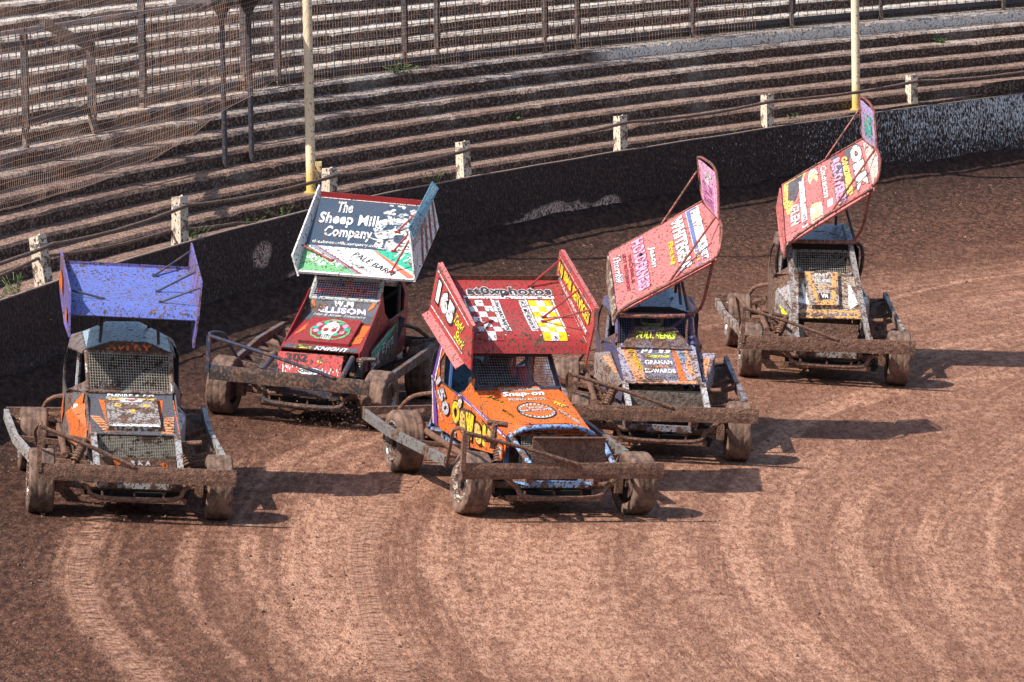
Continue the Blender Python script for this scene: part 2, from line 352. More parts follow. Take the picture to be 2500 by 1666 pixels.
# tyre prints pressed in the shale: thin sheets of ribbed, smoother shale following the arcs
def printmat():
    q = NT('pressed shale'); uv = q.tc.outputs['UV']; v = q.tc.outputs['Object']
    sep = q.n('ShaderNodeSeparateXYZ'); q.l(uv, sep.inputs[0])
    rib = q.ma('PINGPONG', q.ma('ADD', q.ma('MULTIPLY', sep.outputs[0], 5.0), 0.0), .5)
    line = q.step(rib, .10, .02)
    chev = q.step(q.ma('PINGPONG', q.ma('ADD', q.ma('MULTIPLY', sep.outputs[1], 13.0), q.ma('MULTIPLY', rib, 1.0)), .5), .14, .05)
    n = q.noise(v, 12, 4, .6)
    c = q.mix(q.step(n, .3, .65), (.36, .175, .112), (.52, .285, .19))
    c = q.mix(q.ma('MULTIPLY', q.ma('MAXIMUM', line, q.ma('MULTIPLY', chev, .12)), q.ma('MULTIPLY', q.step(n, .38, .6), .7)), c, (.15, .082, .058))
    edge = q.step(q.ma('ABSOLUTE', q.ma('SUBTRACT', sep.outputs[0], .5)), .5, .33)
    fade = q.ma('MULTIPLY', q.ma('MULTIPLY', edge, q.step(q.ma('ADD', q.ma('MULTIPLY', n, .6), q.ma('MULTIPLY', q.noise(v, 5, 3, .6), .4)), .38, .62)), .75)
    g2 = q.noise(v, 42, 3, .7); c = q.mix(q.ma('MULTIPLY', q.step(g2, .54, .66), .5), c, (.09, .045, .03)); m = q.done(c, .9, q.bump(g2, .7, .03, q.bump(q.ma('ADD', q.ma('MULTIPLY', line, -1.0), n), .5, .02)), 0, .15)
    q.l(fade, q.b.inputs['Alpha']); return m
PRINT = printmat()
def tyre_print(pts, w):
    P = smoothpts([V(x, y, 0) for x, y in pts], 10); m = MB(); L = 0; uvs = []
    rows = []
    for i, p in enumerate(P):
        d = (P[min(i + 1, len(P) - 1)] - P[max(i - 1, 0)]).normalized(); s = V(-d.y, d.x, 0)
        if i: L += (p - P[i - 1]).length
        row = []
        for k in range(4):
            q = p + s * (w * (k / 3 - .5)); q.z = track_z(q.x, q.y) + .012; row.append(q)
        rows.append((row, L))
    m.grid([r for r, _ in rows]); o = m.build('tyre_print', PRINT)
    me = o.data; ul = me.uv_layers.new(name='UVMap')
    for lp in me.loops:
        i, k = divmod(lp.vertex_index, 4); ul.data[lp.index].uv = (k / 3, rows[i][1])
    tag(o, kind='structure')
def pw(x, y): q = MP @ np.array([x, y - 55, 0]); return (q[0] + P0.x, q[1] + P0.y)
for pts, w_ in (([(-3.75, 53.6), (-3.81, 51.08), (-3.56, 48.96), (-3.22, 47.58), (-2.7, 45.9)], .26),
                ([(-.85, 57.0), (-1.19, 54.6), (-1.29, 52.55), (-1.17, 50.5), (-.98, 48.25), (-.6, 46.4)], .27)):
    tyre_print([pw(*p) for p in pts], w_)

# ---------------------------------------------------------------- wall
def build_wall():
    prof = [(-.0, -.3), (-.0, .97), (.0, 1.0), (.09, 1.0), (.09, .5)]
    m = MB(); P = []; S_ = []; mats = []
    for i in range(1200):
        s = 4 + i * .05; zt = .97 + .012 * hn(s * .6) + .05 * math.exp(-((s - 28) / 6) ** 2)
        b = -.012 - .012 * hn(s * 3, 1); c = -.02 - .02 * hn(s * 2, 5)
        P.append([wallp(s, -.03, -.3), wallp(s, c - .02, .05), wallp(s, b, .3), wallp(s, c, .6), wallp(s, b * .5, zt - .02), wallp(s, 0, zt - .012), wallp(s, 0, zt), wallp(s, .035, zt), wallp(s, .035, .4)]); S_.append(s)
    m.grid(P); o = m.build('track_wall', [WALL, simple('wall top edge', (.33, .23, .18), .9)])
    ul = o.data.uv_layers.new(name='UVMap')
    vi = np.empty(len(o.data.loops), int); o.data.loops.foreach_get('vertex_index', vi); n = 9
    hz = [-.3, .05, .3, .6, .95, .96, 1, 1, .4]
    uv = np.array([(S_[k // n], hz[k % n]) for k in vi]).ravel(); ul.data.foreach_set('uv', uv)
    for p in o.data.polygons:
        if p.index % (n - 1) in (5, 6): p.material_index = 1
    tag(o, 'long curved track wall caked in dark mud with pale bare patches', 'wall')
build_wall()

# ---------------------------------------------------------------- terrace
ROWS = 26
def build_terrace():
    e = bpy.data.objects.new('stone_terrace', None); COL.objects.link(e); e.location = terp(30, 0, .8)
    tag(e, 'stepped concrete standing terrace curving up behind the track wall', 'terrace')
    bpy.context.view_layer.update(); inv = e.matrix_world.inverted()
    A = np.arange(8.0, 66.0, .10)
    # ledge between wall and first step
    m = MB(); P = []
    for a in A:
        p = terp(a, .02, .83); q = p.copy()
        t = math.atan2(p.y - WC[1], WC[0] - p.x); s = t * WR
        wq = wallp(s, .072, .90 + .02 * hn(s)); n1 = .5 * (wq + p)
        P.append([wq, behind(n1 + V(0, 0, .03 * hn(a * 3, 2))), behind(p)])
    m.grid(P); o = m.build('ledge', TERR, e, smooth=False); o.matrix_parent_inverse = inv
    for k in range(1, ROWS + 1):
        m = MB(); P = []; z1 = 1 + .18 * (k - 1); o0 = .345 * (k - 1)
        for a in A:
            s = a * 1.0
            wr = .018 * hn(s * 2.2, k * 3.1) + .012 * hn(s * 7, k * 1.7); dz = .012 * hn(s * 1.5, k * 5.3) + .006 * hn(s * 9, k)
            chip = max(0, hn(s * 3.1, k * 7.7) - .35) * .10
            dirt = .02 * max(0, hn(s * 1.1, k * 2.2, 4) + .2)
            P.append([terp(a, o0 + .012 * hn(s * 5, k), z1 - .19), terp(a, o0 - .01 + .014 * hn(s * 6, k * 2), z1 - .10), terp(a, o0 - .004 + wr * .6, z1 - .035 + dz - chip * .6),
                      terp(a, o0 + .025 + wr + chip * .5, z1 + dz - chip * .3), terp(a, o0 + .15, z1 + .4 * dz), terp(a, o0 + .27, z1 + .006 + dirt * .3), terp(a, o0 + .36, z1 + .02 + dirt)])
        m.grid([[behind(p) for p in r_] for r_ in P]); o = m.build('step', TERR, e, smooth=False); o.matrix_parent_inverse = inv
    m = MB(); zt = 1 + .18 * (ROWS - 1); o0 = .345 * ROWS
    P = [[terp(a, o0 - .02, zt), terp(a, o0 + 4, zt), terp(a, o0 + 4.2, zt - 5)] for a in A]
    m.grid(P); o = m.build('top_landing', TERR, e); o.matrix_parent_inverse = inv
build_terrace()

# ---------------------------------------------------------------- posts, cable, poles on the wall
POSTM = paint('whitewashed concrete', (.68, .57, .44), .12, .07, .8)
def concrete_post(s, h, lean, label):
    p = wallp(s, .20, .80); e = bpy.data.objects.new('concrete_post', None); COL.objects.link(e); e.location = p
    t = s / WR; e.rotation_euler = (0, lean, -t + math.radians(0))
    m = MB(); w_ = .075
    prof = [(-.085, -.07), (.085, -.07), (.085, .07), (.03, .07), (.0, .05), (-.03, .07), (-.085, .07)]
    R = Matrix.Rotation(math.radians(-25), 3, 'Z')
    lo = [R @ V(x, y, -.35) for x, y in prof]; md = [R @ V(x * .95, y * .95, .2) for x, y in prof]; hi = [R @ V(x * .88, y * .9, .2 + h + .012 * ((i % 3) - 1)) for i, (x, y) in enumerate(prof)]
    m.grid([lo, md, hi], close_v=True); m.poly(hi)
    m.build('post_body', POSTM, e, bevel=.006)
    c = MB()
    for k in range(3):
        a = k * 2.1; zc = .2 + h * .78; c.tube([R @ V(.06 * math.cos(q) * 1.6, .07 * math.sin(q) * 1.4, zc + .008 * k + .006 * math.sin(q * 2 + a)) for q in np.linspace(0, 6.28, 9)], .004, 5, False)
    c.build('wire_tie', paint('galvanised wire', (.5, .48, .45), .3, .1), e)
    tag(e, label, 'post', 'short concrete posts along the track wall')
    return p + V(0, 0, .2 + h * .78)
PS = [(15.2, .52, .0), (19.2, .46, -.12), (23.4, .50, .02), (27.93, .44, .03), (31.95, .44, -.03), (36.5, .43, 0), (40.7, .42, 0), (44.75, .43, .02), (49, .42, 0)]
PL = ['', 'leaning cracked concrete post with frayed wire behind the blue wing', 'concrete post with a weed at its foot, left of the yellow pole',
      'concrete post just right of the left yellow pole, above the sheep wing', 'concrete post with one rust spot above the blank dark wall stretch',
      'concrete post above the right end of the big bare wall patch', 'concrete post just left of the right yellow pole', 'concrete post right of the right yellow pole above the speckled wall', '']
top = []
for (s, h, ln), lb in zip(PS, PL):
    if lb: top.append(concrete_post(s, h, ln, lb))
    else: top.append(wallp(s, .2, .80) + V(0, 0, .2 + h * .78))
CAB = mudmat('muddy cable', (.09, .050, .034), (.40, .25, .18), 1.5)
def cable(name, P, r, sag, label):
    pts = []
    for i in range(len(P) - 1):
        for k in range(14):
            t = k / 14; q = P[i].lerp(P[i + 1], t); q.z -= sag * 4 * t * (1 - t) * (1 + .3 * hn(i * 3.1)); q += V(.006 * hn(i + t * 9), 0, .006 * hn(i + t * 8, 4)); pts.append(q)
    pts.append(P[-1]); m = MB(); m.tube(pts, [r * (1 + .25 * hn(k * .9, 3)) for k in range(len(pts))], 7)
    tag(m.build(name, CAB, smooth=True), label, 'cable')
off = V(.09, -.04, 0)
cable('steel_cable', [p + off for p in top], .023, .05, 'thick muddy steel cable strung through all the wall posts')
cable('steel_cable', [wallp(14, .25, 1.02), wallp(19.3, .25, 1.22), wallp(21.3, .3, 1.10), wallp(23.3, .3, 1.10), wallp(25.5, .35, .98), wallp(26.6, .4, .9)], 0.019, .01, 'slack lower cable lying between the two left concrete posts')
YEL = None
def yellowmat():
    q = NT('cream yellow paint'); v = q.tc.outputs['Object']; sep = q.n('ShaderNodeSeparateXYZ'); q.l(v, sep.inputs[0])
    side = q.step(sep.outputs[0], -.03, .06)       # mud is thrown from the track side
    n = q.noise(q.scl(v, (60, 60, 34)), 1, 2, .55); t = q.ma('SUBTRACT', .70, q.ma('MULTIPLY', side, .13))
    m1 = q.step(n, t, q.ma('ADD', t, .02)); b = q.noise(q.scl(v, (6, 6, 1.5)), 1, 4, .6)
    c = q.mix(q.step(b, .35, .7), (.84, .66, .43), (.74, .57, .38)); c = q.mix(q.step(sep.outputs[2], .5, .1), c, (.62, .43, .12))
    return q.done(q.mix(m1, c, (.10, .055, .038)), .6, q.bump(m1, .6, .006))
YEL = yellowmat()
def yellow_pole(x, y, z, label, box):
    e = bpy.data.objects.new('lamp_pole', None); COL.objects.link(e); e.location = (x, y, z)
    m = MB(); m.tube([(0, 0, -.2), (0, 0, 3), (0, 0, 7.5)], [.062, .058, .05], 20); m.build('pole', YEL, e, smooth=True)
    m = MB(); m.box((.0, .0, .01), (.17, .17, .03)); m.build('base_plate', YEL, e, bevel=.004)
    if box:
        m = MB(); m.box((.10, -.03, .34), (.085, .07, .13)); m.tube([(.10, -.03, .28), (.10, -.02, .1), (.16, .0, .02)], .012, 6); m.build('junction_box', paint('yellow box', (.68, .52, .22), .12, .14, .6), e, bevel=.005)
    tag(e, label, 'pole', 'tall yellow poles behind the wall')
yellow_pole(-2.49, 71.67, 1.0, 'tall yellow pole with a small box near its foot, above the sheep wing', True)
yellow_pole(5.11, 83.82, 1.0, 'tall plain yellow pole rising behind the raised red wing at right', False)

# ---------------------------------------------------------------- spectator fence, gantry legs, netting
FENCE = paint('dark fence steel', (.030, .038, .048), .22, .06, .55)
def fence_post(deg, o, z, h, wd, label, foot=True):
    e = bpy.data.objects.new('fence_post', None); COL.objects.link(e); e.location = terp(deg, o, z); e.rotation_euler = (0, 0, -math.radians(deg))
    R = Matrix.Rotation(math.radians(-30), 3, 'Z'); m = MB(); wd *= 1.25
    for a, b in (((-wd / 2, 0), (wd / 2, 0)), ((0, -.0), (0, .055))):
        m.bar(R @ V(a[0], a[1], -.1), R @ V(a[0], a[1], -.1), .01) if False else None
    m.box(V(0, 0, h / 2 + .12), (wd, .012, h - .2), R); m.box(R @ V(0, .035, 0) + V(0, 0, h / 2 + .12), (.012, .06, h - .2), R)
    m.build('steel_upright', FENCE, e)
    m = MB(); m.box(V(0, 0, .09), (wd * .7, .05, .30), R); m.build('stub', paint('bare steel foot', (.22, .2, .18), .25, .1, .6), e, bevel=.003)
    tag(e, label, 'fence post', 'steel posts of the spectator fence'); return e
fp = [(31.5, 2.40, 2.08, .10, 'wider dark fence post, first of the close pair right of the left yellow pole'), (32.35, 2.42, 2.08, .09, 'dark fence post with the pale foot beside the bright green weed'),
      (34.95, 2.36, 2.08, .10, 'left post of the middle close pair in the upper fence'), (35.75, 2.36, 2.08, .09, 'right post of the middle close pair in the upper fence'),
      (38.55, 2.33, 2.08, .10, 'single dark fence post above the big bare wall patch'), (40.92, 2.30, 2.08, .09, 'short dark fence post left of the right yellow pole'),
      (43.09, 2.33, 2.08, .09, 'dark fence post just right of the right yellow pole'), (45.95, 2.28, 2.08, .09, 'last dark fence post near the top right corner'),
      (28.2, 2.36, 2.08, .12, 'fence post half hidden by netting just left of the left yellow pole'), (27.3, 2.34, 2.08, .12, 'fence post behind netting beside the two gantry legs'),
      (24.43, 2.22, 2.08, .12, 'grey fence post behind netting right of the post with a slanted arm'), (20.6, 1.9, 1.90, .10, 'fence post behind netting at the left edge of the picture')]
for d, o, z, wd, lb in fp: fence_post(d, o, z, 1.35, wd, lb)
# post with outreaching arm
e = fence_post(22.64, 2.0, 1.90, 1.12, .15, 'wide dark fence post with a slanted arm leaning toward the track')
inv = e.rotation_euler.to_matrix().inverted()
m = MB(); a0 = inv @ V(0, 0, 0) + V(0, 0, 1.08); a1 = inv @ (terp(20.3, 1.5, 0) - terp(22.64, 2.0, 0)); a1.z = 1.52
m.bar(a0, a1, .07, .10); m.build('slanted_arm', FENCE, e)
def fence_panels():
    e = bpy.data.objects.new('spectator_fence', None); COL.objects.link(e); e.location = terp(32, 2.35, 2.08)
    tag(e, 'dark welded mesh fence with rails running along the upper terrace', 'fence'); bpy.context.view_layer.update(); inv = e.matrix_world.inverted()
    def ofs(d): return 1.95 + .40 * min(1, max(0, (d - 20) / 10))
    m = MB(); d = 17.0; cnt = 0
    while d < 50:
        m.tube([terp(d, ofs(d), 2.12), terp(d, ofs(d), 3.28)], .006, 4, False); d += math.degrees(.215 / TR)
    for z in np.arange(2.14, 3.29, .092):
        m.tube([terp(d, ofs(d), z) for d in np.arange(17, 50.1, .5)], .0045, 4, False)
    o = m.build('wire_mesh', FENCE, e); o.matrix_parent_inverse = inv
    for z, r in ((2.20, .035), (3.30, .022)):
        m = MB(); P = [terp(d, ofs(d) + .01, z) for d in np.arange(17, 50.1, .5)]
        for a, b in zip(P[:-1], P[1:]): m.bar(a, b, .03 if z < 3 else .04, r * 2)
        o = m.build('rail', FENCE if z < 3 else paint('grey rail', (.28, .27, .27), .2, .05), e); o.matrix_parent_inverse = inv
fence_panels()
def gantry():
    e = bpy.data.objects.new('floodlight_gantry', None); COL.objects.link(e); e.location = terp(24.5, .95, 1.36)
    tag(e, 'two thin dark gantry legs carrying a grey box platform at the top edge', 'gantry'); bpy.context.view_layer.update(); inv = e.matrix_world.inverted()
    dk = paint('dark blue steel', (.022, .032, .048), .12, .12, .5)
    for d, o_ in ((24.16, .94), (24.96, .97)):
        m = MB(); p = terp(d, o_, 1.3); m.tube([p, p + V(0, 0, 2.2)], .034, 14); o = m.build('leg', dk, e, smooth=True); o.matrix_parent_inverse = inv
        m = MB(); q = p + V(0, 0, 2.05); m.poly([q + V(-.16, -.02, .12), q + V(.16, -.02, .12), q + V(0.03, -.02, -.12), q + V(-.03, -.02, -.12)]); o = m.build('gusset', dk, e, solid=.01); o.matrix_parent_inverse = inv
    m = MB(); c = terp(23.9, 1.0, 3.52); m.bar(terp(23.5, 1.0, 3.52), terp(25.4, 1.0, 3.52), .5, .12); o = m.build('platform', paint('grey platform', (.10, .10, .105), .2, .05), e, bevel=.01); o.matrix_parent_inverse = inv
    m = MB(); m.bar(terp(23.5, .76, 3.72), terp(25.4, .76, 3.72), .03, .5); o = m.build('box_side', paint('grey platform', (.10, .10, .105), .2, .05), e, bevel=.01); o.matrix_parent_inverse = inv
gantry()
NETM = simple('brown netting cord', (.46, .29, .215), .9)
def netting():
    low = [(12, 1.50), (16.29, 1.58), (17.59, 1.58), (18.55, 1.61), (19.51, 1.66), (20.77, 1.74), (22.0, 1.91), (23.0, 2.16), (23.92, 2.32), (24.84, 2.55), (25.3, 2.9), (25.9, 3.9), (26.2, 4.6)]
    xs, zs = zip(*low)
    def zl(d): return float(np.interp(d, xs, zs))
    def pt(d, z):
        return terp(d + .25 * hn(z * 1.3, d * .3), .4 + .10 * hn(d * .8, z * 1.4) + .05 * (z - 2), z)
    m = MB(); d = 12.0
    while d < 26.1:
        z0 = zl(d); m.tube([pt(d + .10 * (z - z0), z) for z in np.arange(z0, 4.6, .22)] , .0019, 3, False); d += math.degrees(.052 / TR)
    for i in range(62):
        off_ = i * .070; P = []
        for dd in np.arange(12, 26.3, .25):
            z = zl(dd) * .35 + 1.03 + off_ + .10 * (dd - 17) * .22 + .02 * hn(dd * 1.1, i * .2)
            if z >= zl(dd) - .02 and z < 4.6: P.append(pt(dd, z))
            else:
                if len(P) > 1: m.tube(P, .0019, 3, False)
                P = []
        if len(P) > 1: m.tube(P, .0019, 3, False)
    m.tube([pt(dd, zl(dd)) for dd in np.arange(12, 25.3, .2)], .004, 4, False)
    tag(m.build('debris_net', NETM), 'sagging brown debris net hanging over the left of the terrace', 'net')
    m = MB(); d = 24.5
    while d < 40:
        o_ = 2.22 + .04 * hn(d, 2); h0 = 2.02 + .03 * hn(d * .5); m.tube([terp(d + .05 * hn(d * 2), o_, h0), terp(d + .1 * hn(d), o_ + .02, 2.7), terp(d, o_, 3.6)], .0016, 3, False); d += math.degrees(.070 / TR)
    for z in np.arange(2.04, 3.6, .08):
        m.tube([terp(dd, 2.22 + .04 * hn(dd, 2), z + .03 * hn(dd * .5) + .02 * hn(dd * 2, z)) for dd in np.arange(24.5, 40, .4)], .0016, 3, False)
    tag(m.build('debris_net', NETM), 'fine brown netting stretched along the mesh fence in the middle', 'net')
netting()

# ---------------------------------------------------------------- weeds
LEAF = simple('weed green', (.07, .15, .035), .6, 0, .4, 40); LEAFD = simple('pale weed stem', (.20, .24, .09), .7)
def weed(p, h, n, label, tall=True, r=.12):
    e = bpy.data.objects.new('weed', None); COL.objects.link(e); e.location = p
    st = MB(); lf = MB()
    for i in range(n):
        a = random.random() * 6.28; rr = r * random.random(); b = V(rr * math.cos(a) * .4, rr * math.sin(a) * .4, 0)
        hh = h * random.uniform(.45, 1); tip = b + V(math.cos(a) * rr * 1.6, math.sin(a) * rr * 1.6, hh)
        P = smoothpts([b, b.lerp(tip, .5) + V(0, 0, hh * .08), tip], 4); st.tube(P, [.004] * (len(P) - 1) + [.002], 4)
        for k in range(10 if tall else 6):
            q = P[int(random.uniform(.2, 1) * (len(P) - 1))]; c = random.random() * 6.28; L = random.uniform(.03, .07) * (1 if tall else 1.4); w_ = L * (.18 if tall else .34)
            d = V(math.cos(c), math.sin(c), random.uniform(-.1, .8)).normalized(); s = d.cross(V(0, 0, 1)).normalized() * w_
            lf.poly([q, q + d * L * .5 + s, q + d * L + V(0, 0, -L * .2), q + d * L * .5 - s])
    st.build('stem', LEAFD, e); lf.build('foliage', LEAF, e); tag(e, label, 'weed', 'weeds growing on the terrace')
weed(wallp(18.15, .16, .90), .30, 9, 'tall feathery weed growing on the wall top left of the leaning post')
weed(wallp(17.5, .14, .90), .22, 8, 'low spreading weed nearest the left edge on the wall top')
weed(wallp(23.95, .22, .90), .24, 9, 'grassy weed at the foot of the concrete post')
weed(wallp(25.6, .25, .90), .16, 4, 'small thin weed on the wall top left of the sheep wing')
weed(wallp(26.9, .35, .9), .18, 5, 'thin sprig closest to the left yellow pole foot')
weed(wallp(31.3, .3, .90), .24, 6, 'dry wispy weed left of the post with a rust spot')
weed(wallp(41.6, .3, .90), .18, 5, 'pale weed right of the post left of the right yellow pole')
weed(wallp(41.0 - 1.1, .3, .90), .10, 4, 'tiny low weed on the wall top just left of the same post')
weed(terp(30.85, 2.1, 2.06), .17, 10, 'bright green leafy weed under the upper fence', False, .16)
weed(terp(43.7, 1.62, 1.72), .10, 8, 'small bright weed on the steps near the right edge', False, .15)
weed(terp(32.1, .95, 1.37), .05, 5, 'tiny green sprout on a step above the middle of the wall', False, .12)

# ================================================================ stock cars
FONT_CACHE = {}
def text_mesh(body, bold, shear):
    key = (body, bold, shear)
    if key in FONT_CACHE: return FONT_CACHE[key]
    c = bpy.data.curves.new('t', 'FONT'); c.body = body; c.size = 1; c.offset = bold; c.shear = shear; c.resolution_u = 3; c.space_character = 1.0 + bold * 2.2
    o = bpy.data.objects.new('t', c); COL.objects.link(o); bpy.context.view_layer.update()
    me = bpy.data.meshes.new_from_object(o.evaluated_get(bpy.context.evaluated_depsgraph_get()))
    v = np.array([x.co[:2] for x in me.vertices]); f = [tuple(p.vertices) for p in me.polygons]
    lo = v.min(0); hi = v.max(0)
    bpy.data.objects.remove(o); bpy.data.curves.remove(c); bpy.data.meshes.remove(me)
    FONT_CACHE[key] = (v, f, lo, hi); return FONT_CACHE[key]
class Panel:          # surface (u,v) -> point, normal
    def __init__(s, fn, flip=False): s.fn = fn; s.flip = flip
    def at(s, u, v, h=0.0):
        p = s.fn(u, v); e = .004; a = s.fn(u + e, v) - s.fn(u - e, v); b = s.fn(u, v + e) - s.fn(u, v - e)
        n = a.cross(b).normalized() * (-1 if s.flip else 1); return p + n * h
def bilin(p00, p10, p01, p11, flip=False):
    p00, p10, p01, p11 = map(V, (p00, p10, p01, p11))
    return Panel(lambda u, v: (p00 * (1 - u) + p10 * u) * (1 - v) + (p01 * (1 - u) + p11 * u) * v, flip)
class Livery:
    def __init__(s): s.m = MB(); s.mats = []; s.lv = 0
    def mi(s, mat):
        if mat not in s.mats: s.mats.append(mat)
        return s.mats.index(mat)
    def patch(s, P, pts, mat, h=.003, n=0):
        k = s.mi(mat)
        if n:           # quad patch subdivided to follow a curved panel
            a, b, c, d = pts
            G = [[P.at(*(tuple((a[q] * (1 - i / n) + b[q] * i / n) * (1 - j / n) + (d[q] * (1 - i / n) + c[q] * i / n) * j / n for q in (0, 1))), h) for j in range(n + 1)] for i in range(n + 1)]
            s.m.cur = k; s.m.grid(G); s.m.cur = 0
        else: s.m.poly([P.at(u, v, h) for u, v in pts], k)
    def text(s, P, body, o, ex, ey, mat, outline=None, bold=.02, shear=0, h=.005, ow=.035):
        v0, f0, lo, hi = text_mesh(body, bold, shear); sz = hi - lo
        for (mt, bd, hh) in (((outline, bold + ow, h - .0015), (mat, bold, h)) if outline else ((mat, bold, h),)):
            v, f, _, _ = text_mesh(body, bd, shear) if bd != bold else (v0, f0, 0, 0)
            if bd != bold:      # re-centre the wider copy glyph spacing
                l2, h2 = v.min(0), v.max(0); cc = (lo + hi) / 2; v = (v - (l2 + h2) / 2) * ((sz[0] + 2 * ow) / (h2[0] - l2[0]), 1) + cc
            k = s.mi(mt); b = len(s.m.v)
            for x, y in v:
                a = (x - lo[0]) / sz[0]; c = (y - lo[1]) / sz[1]
                s.m.v.append(tuple(P.at(o[0] + ex[0] * a + ey[0] * c, o[1] + ex[1] * a + ey[1] * c, hh)))
            for q in f: s.m.f.append(tuple(b + i for i in q)); s.m.mi.append(k)
    def build(s, parent): return s.m.build('livery', s.mats, parent)
def E(u0, v0, ru, rv, n=14, jit=0): return [(u0 + ru * math.cos(i * 6.2832 / n) * (1 + jit * random.uniform(-1, 1)), v0 + rv * math.sin(i * 6.2832 / n) * (1 + jit * random.uniform(-1, 1))) for i in range(n)]
def R4(u0, v0, u1, v1): return [(u0, v0), (u1, v0), (u1, v1), (u0, v1)]
def panel_mesh(name, P, mat, parent, t=.012, nu=8, nv=6, u0=0, u1=1, v0=0, v1=1):
    m = MB(); A = [[P.at(u0 + (u1 - u0) * i / nu, v0 + (v1 - v0) * j / nv) for j in range(nv + 1)] for i in range(nu + 1)]
    B = [[P.at(u0 + (u1 - u0) * i / nu, v0 + (v1 - v0) * j / nv, -t) for j in range(nv + 1)] for i in range(nu + 1)]
    m.grid(A); m.grid([r[::-1] for r in B])
    rim = [A[i][0] for i in range(nu + 1)] + [A[nu][j] for j in range(1, nv + 1)] + [A[i][nv] for i in range(nu - 1, -1, -1)] + [A[0][j] for j in range(nv - 1, 0, -1)]
    rb = [B[i][0] for i in range(nu + 1)] + [B[nu][j] for j in range(1, nv + 1)] + [B[i][nv] for i in range(nu - 1, -1, -1)] + [B[0][j] for j in range(nv - 1, 0, -1)]
    m.grid([rim, rb], close_v=True)
    return m.build(name, mat, parent)

# ---- wheels: shared meshes, front (blocky road tread) and rear (grooved slick)
def wheel_meshes(rad, wd, rear):
    m = MB(); N = 72; hw_ = wd / 2
    prof = [(-hw_ * .80, rad * .62), (-hw_ * .98, rad * .70), (-hw_ * 1.0, rad * .82), (-hw_ * .95, rad * .93), (-hw_ * .84, rad * .985)]
    nx = 17
    tread = [(-hw_ * .80 + hw_ * 1.6 * i / (nx - 1)) for i in range(nx)]
    full = prof + [(x, rad * (1 - .012 * (x / hw_) ** 2)) for x in tread] + [(-x, r) for x, r in prof[::-1]]
    P = []
    for i in range(N):
        a = i * 2 * math.pi / N; row = []
        for k, (x, r) in enumerate(full):
            if 5 <= k < 5 + nx:
                j = k - 5
                if rear: r -= .009 if j in (3, 7, 9, 13) else 0
                else:
                    if j in (5, 11): r -= .009
                    elif (i + int(abs(j - 8) * .7)) % 4 == 0 and j not in (8,): r -= .008
            row.append(V(x, r * math.cos(a), r * math.sin(a)))
        P.append(row)
    m.grid(P, close_u=True); ty = m
    def rim(side):
        m = MB(); N = 40; s = side
        pr = [(.93, .66), (.97, .645), (.96, .60), (.80, .585), (.45, .56), (.28, .50), (.24, .30), (.26, .22), (.34, .20), (.36, .08), (.36, .0)]
        m.grid([[V(s * hw_ * x, rad * r * math.cos(a), rad * r * math.sin(a)) for x, r in pr] for a in [i * 2 * math.pi / N for i in range(N)]], close_u=True)
        for i in range(16):
            a = i * 2 * math.pi / 16; c = V(s * hw_ * .99, rad * .62 * math.cos(a), rad * .62 * math.sin(a)); m.box(c, (.012, .014, .014))
        for i in range(5):
            a = i * 2 * math.pi / 5; c = V(s * hw_ * .38, rad * .14 * math.cos(a), rad * .14 * math.sin(a)); m.box(c, (.03, .02, .02))
        return m
    return ty, rim
WM = {}
def add_wheel(parent, x, y, rad, wd, rear, steer, rimmat):
    side = -1 if x < 0 else 1; key = (rear, side, rimmat.name)
    w_ = bpy.data.objects.new('wheel', None)
    if ('h', rad, wd) not in WM:
        h = MB(); h.tube([(-wd * .5, 0, 0), (wd * .3, 0, 0)], .06, 12); h.tube([(-wd * .3, 0, 0), (-wd * .36, 0, 0)], rad * .48, 20); h.tube([(wd * .3, 0, 0), (wd * .36, 0, 0)], rad * .48, 20)
        o = h.build('wheel', BLACK); WM[('h', rad, wd)] = o.data; COL.objects.unlink(o); bpy.data.objects.remove(o)
    w_ = bpy.data.objects.new('wheel', WM[('h', rad, wd)]); COL.objects.link(w_); w_.parent = parent; w_.location = (x, y, rad - .008); w_.rotation_euler = (random.uniform(0, 3), 0, 0)
    w_.rotation_mode = 'ZYX'; w_.rotation_euler = (random.uniform(0, 3), 0, steer)
    if key not in WM:
        ty, rim = wheel_meshes(rad, wd, rear)
        a = ty.build('tyre', TYRE, smooth=True); b = rim(side).build('rim', rimmat, smooth=True)
        WM[key] = (a.data, b.data)
        for o in (a, b): bpy.data.objects.remove(o)
    for nm, me in zip(('tyre', 'rim'), WM[key]):
        o = bpy.data.objects.new(nm, me); COL.objects.link(o); o.parent = w_
    return w_

def wire_panel(name, P, mat, parent, nx, ny, r=.0024, frame=0.0):
    m = MB()
    for i in range(nx + 1):
        u = i / nx; a = P.at(u, 0); b = P.at(u, 1); m.tube([a, a.lerp(b, .5), b], r, 4, False)
    for j in range(ny + 1):
        v = j / ny; a = P.at(0, v, .003); b = P.at(1, v, .003); m.tube([a, b], r, 4, False)
    return m.build(name, mat, parent)

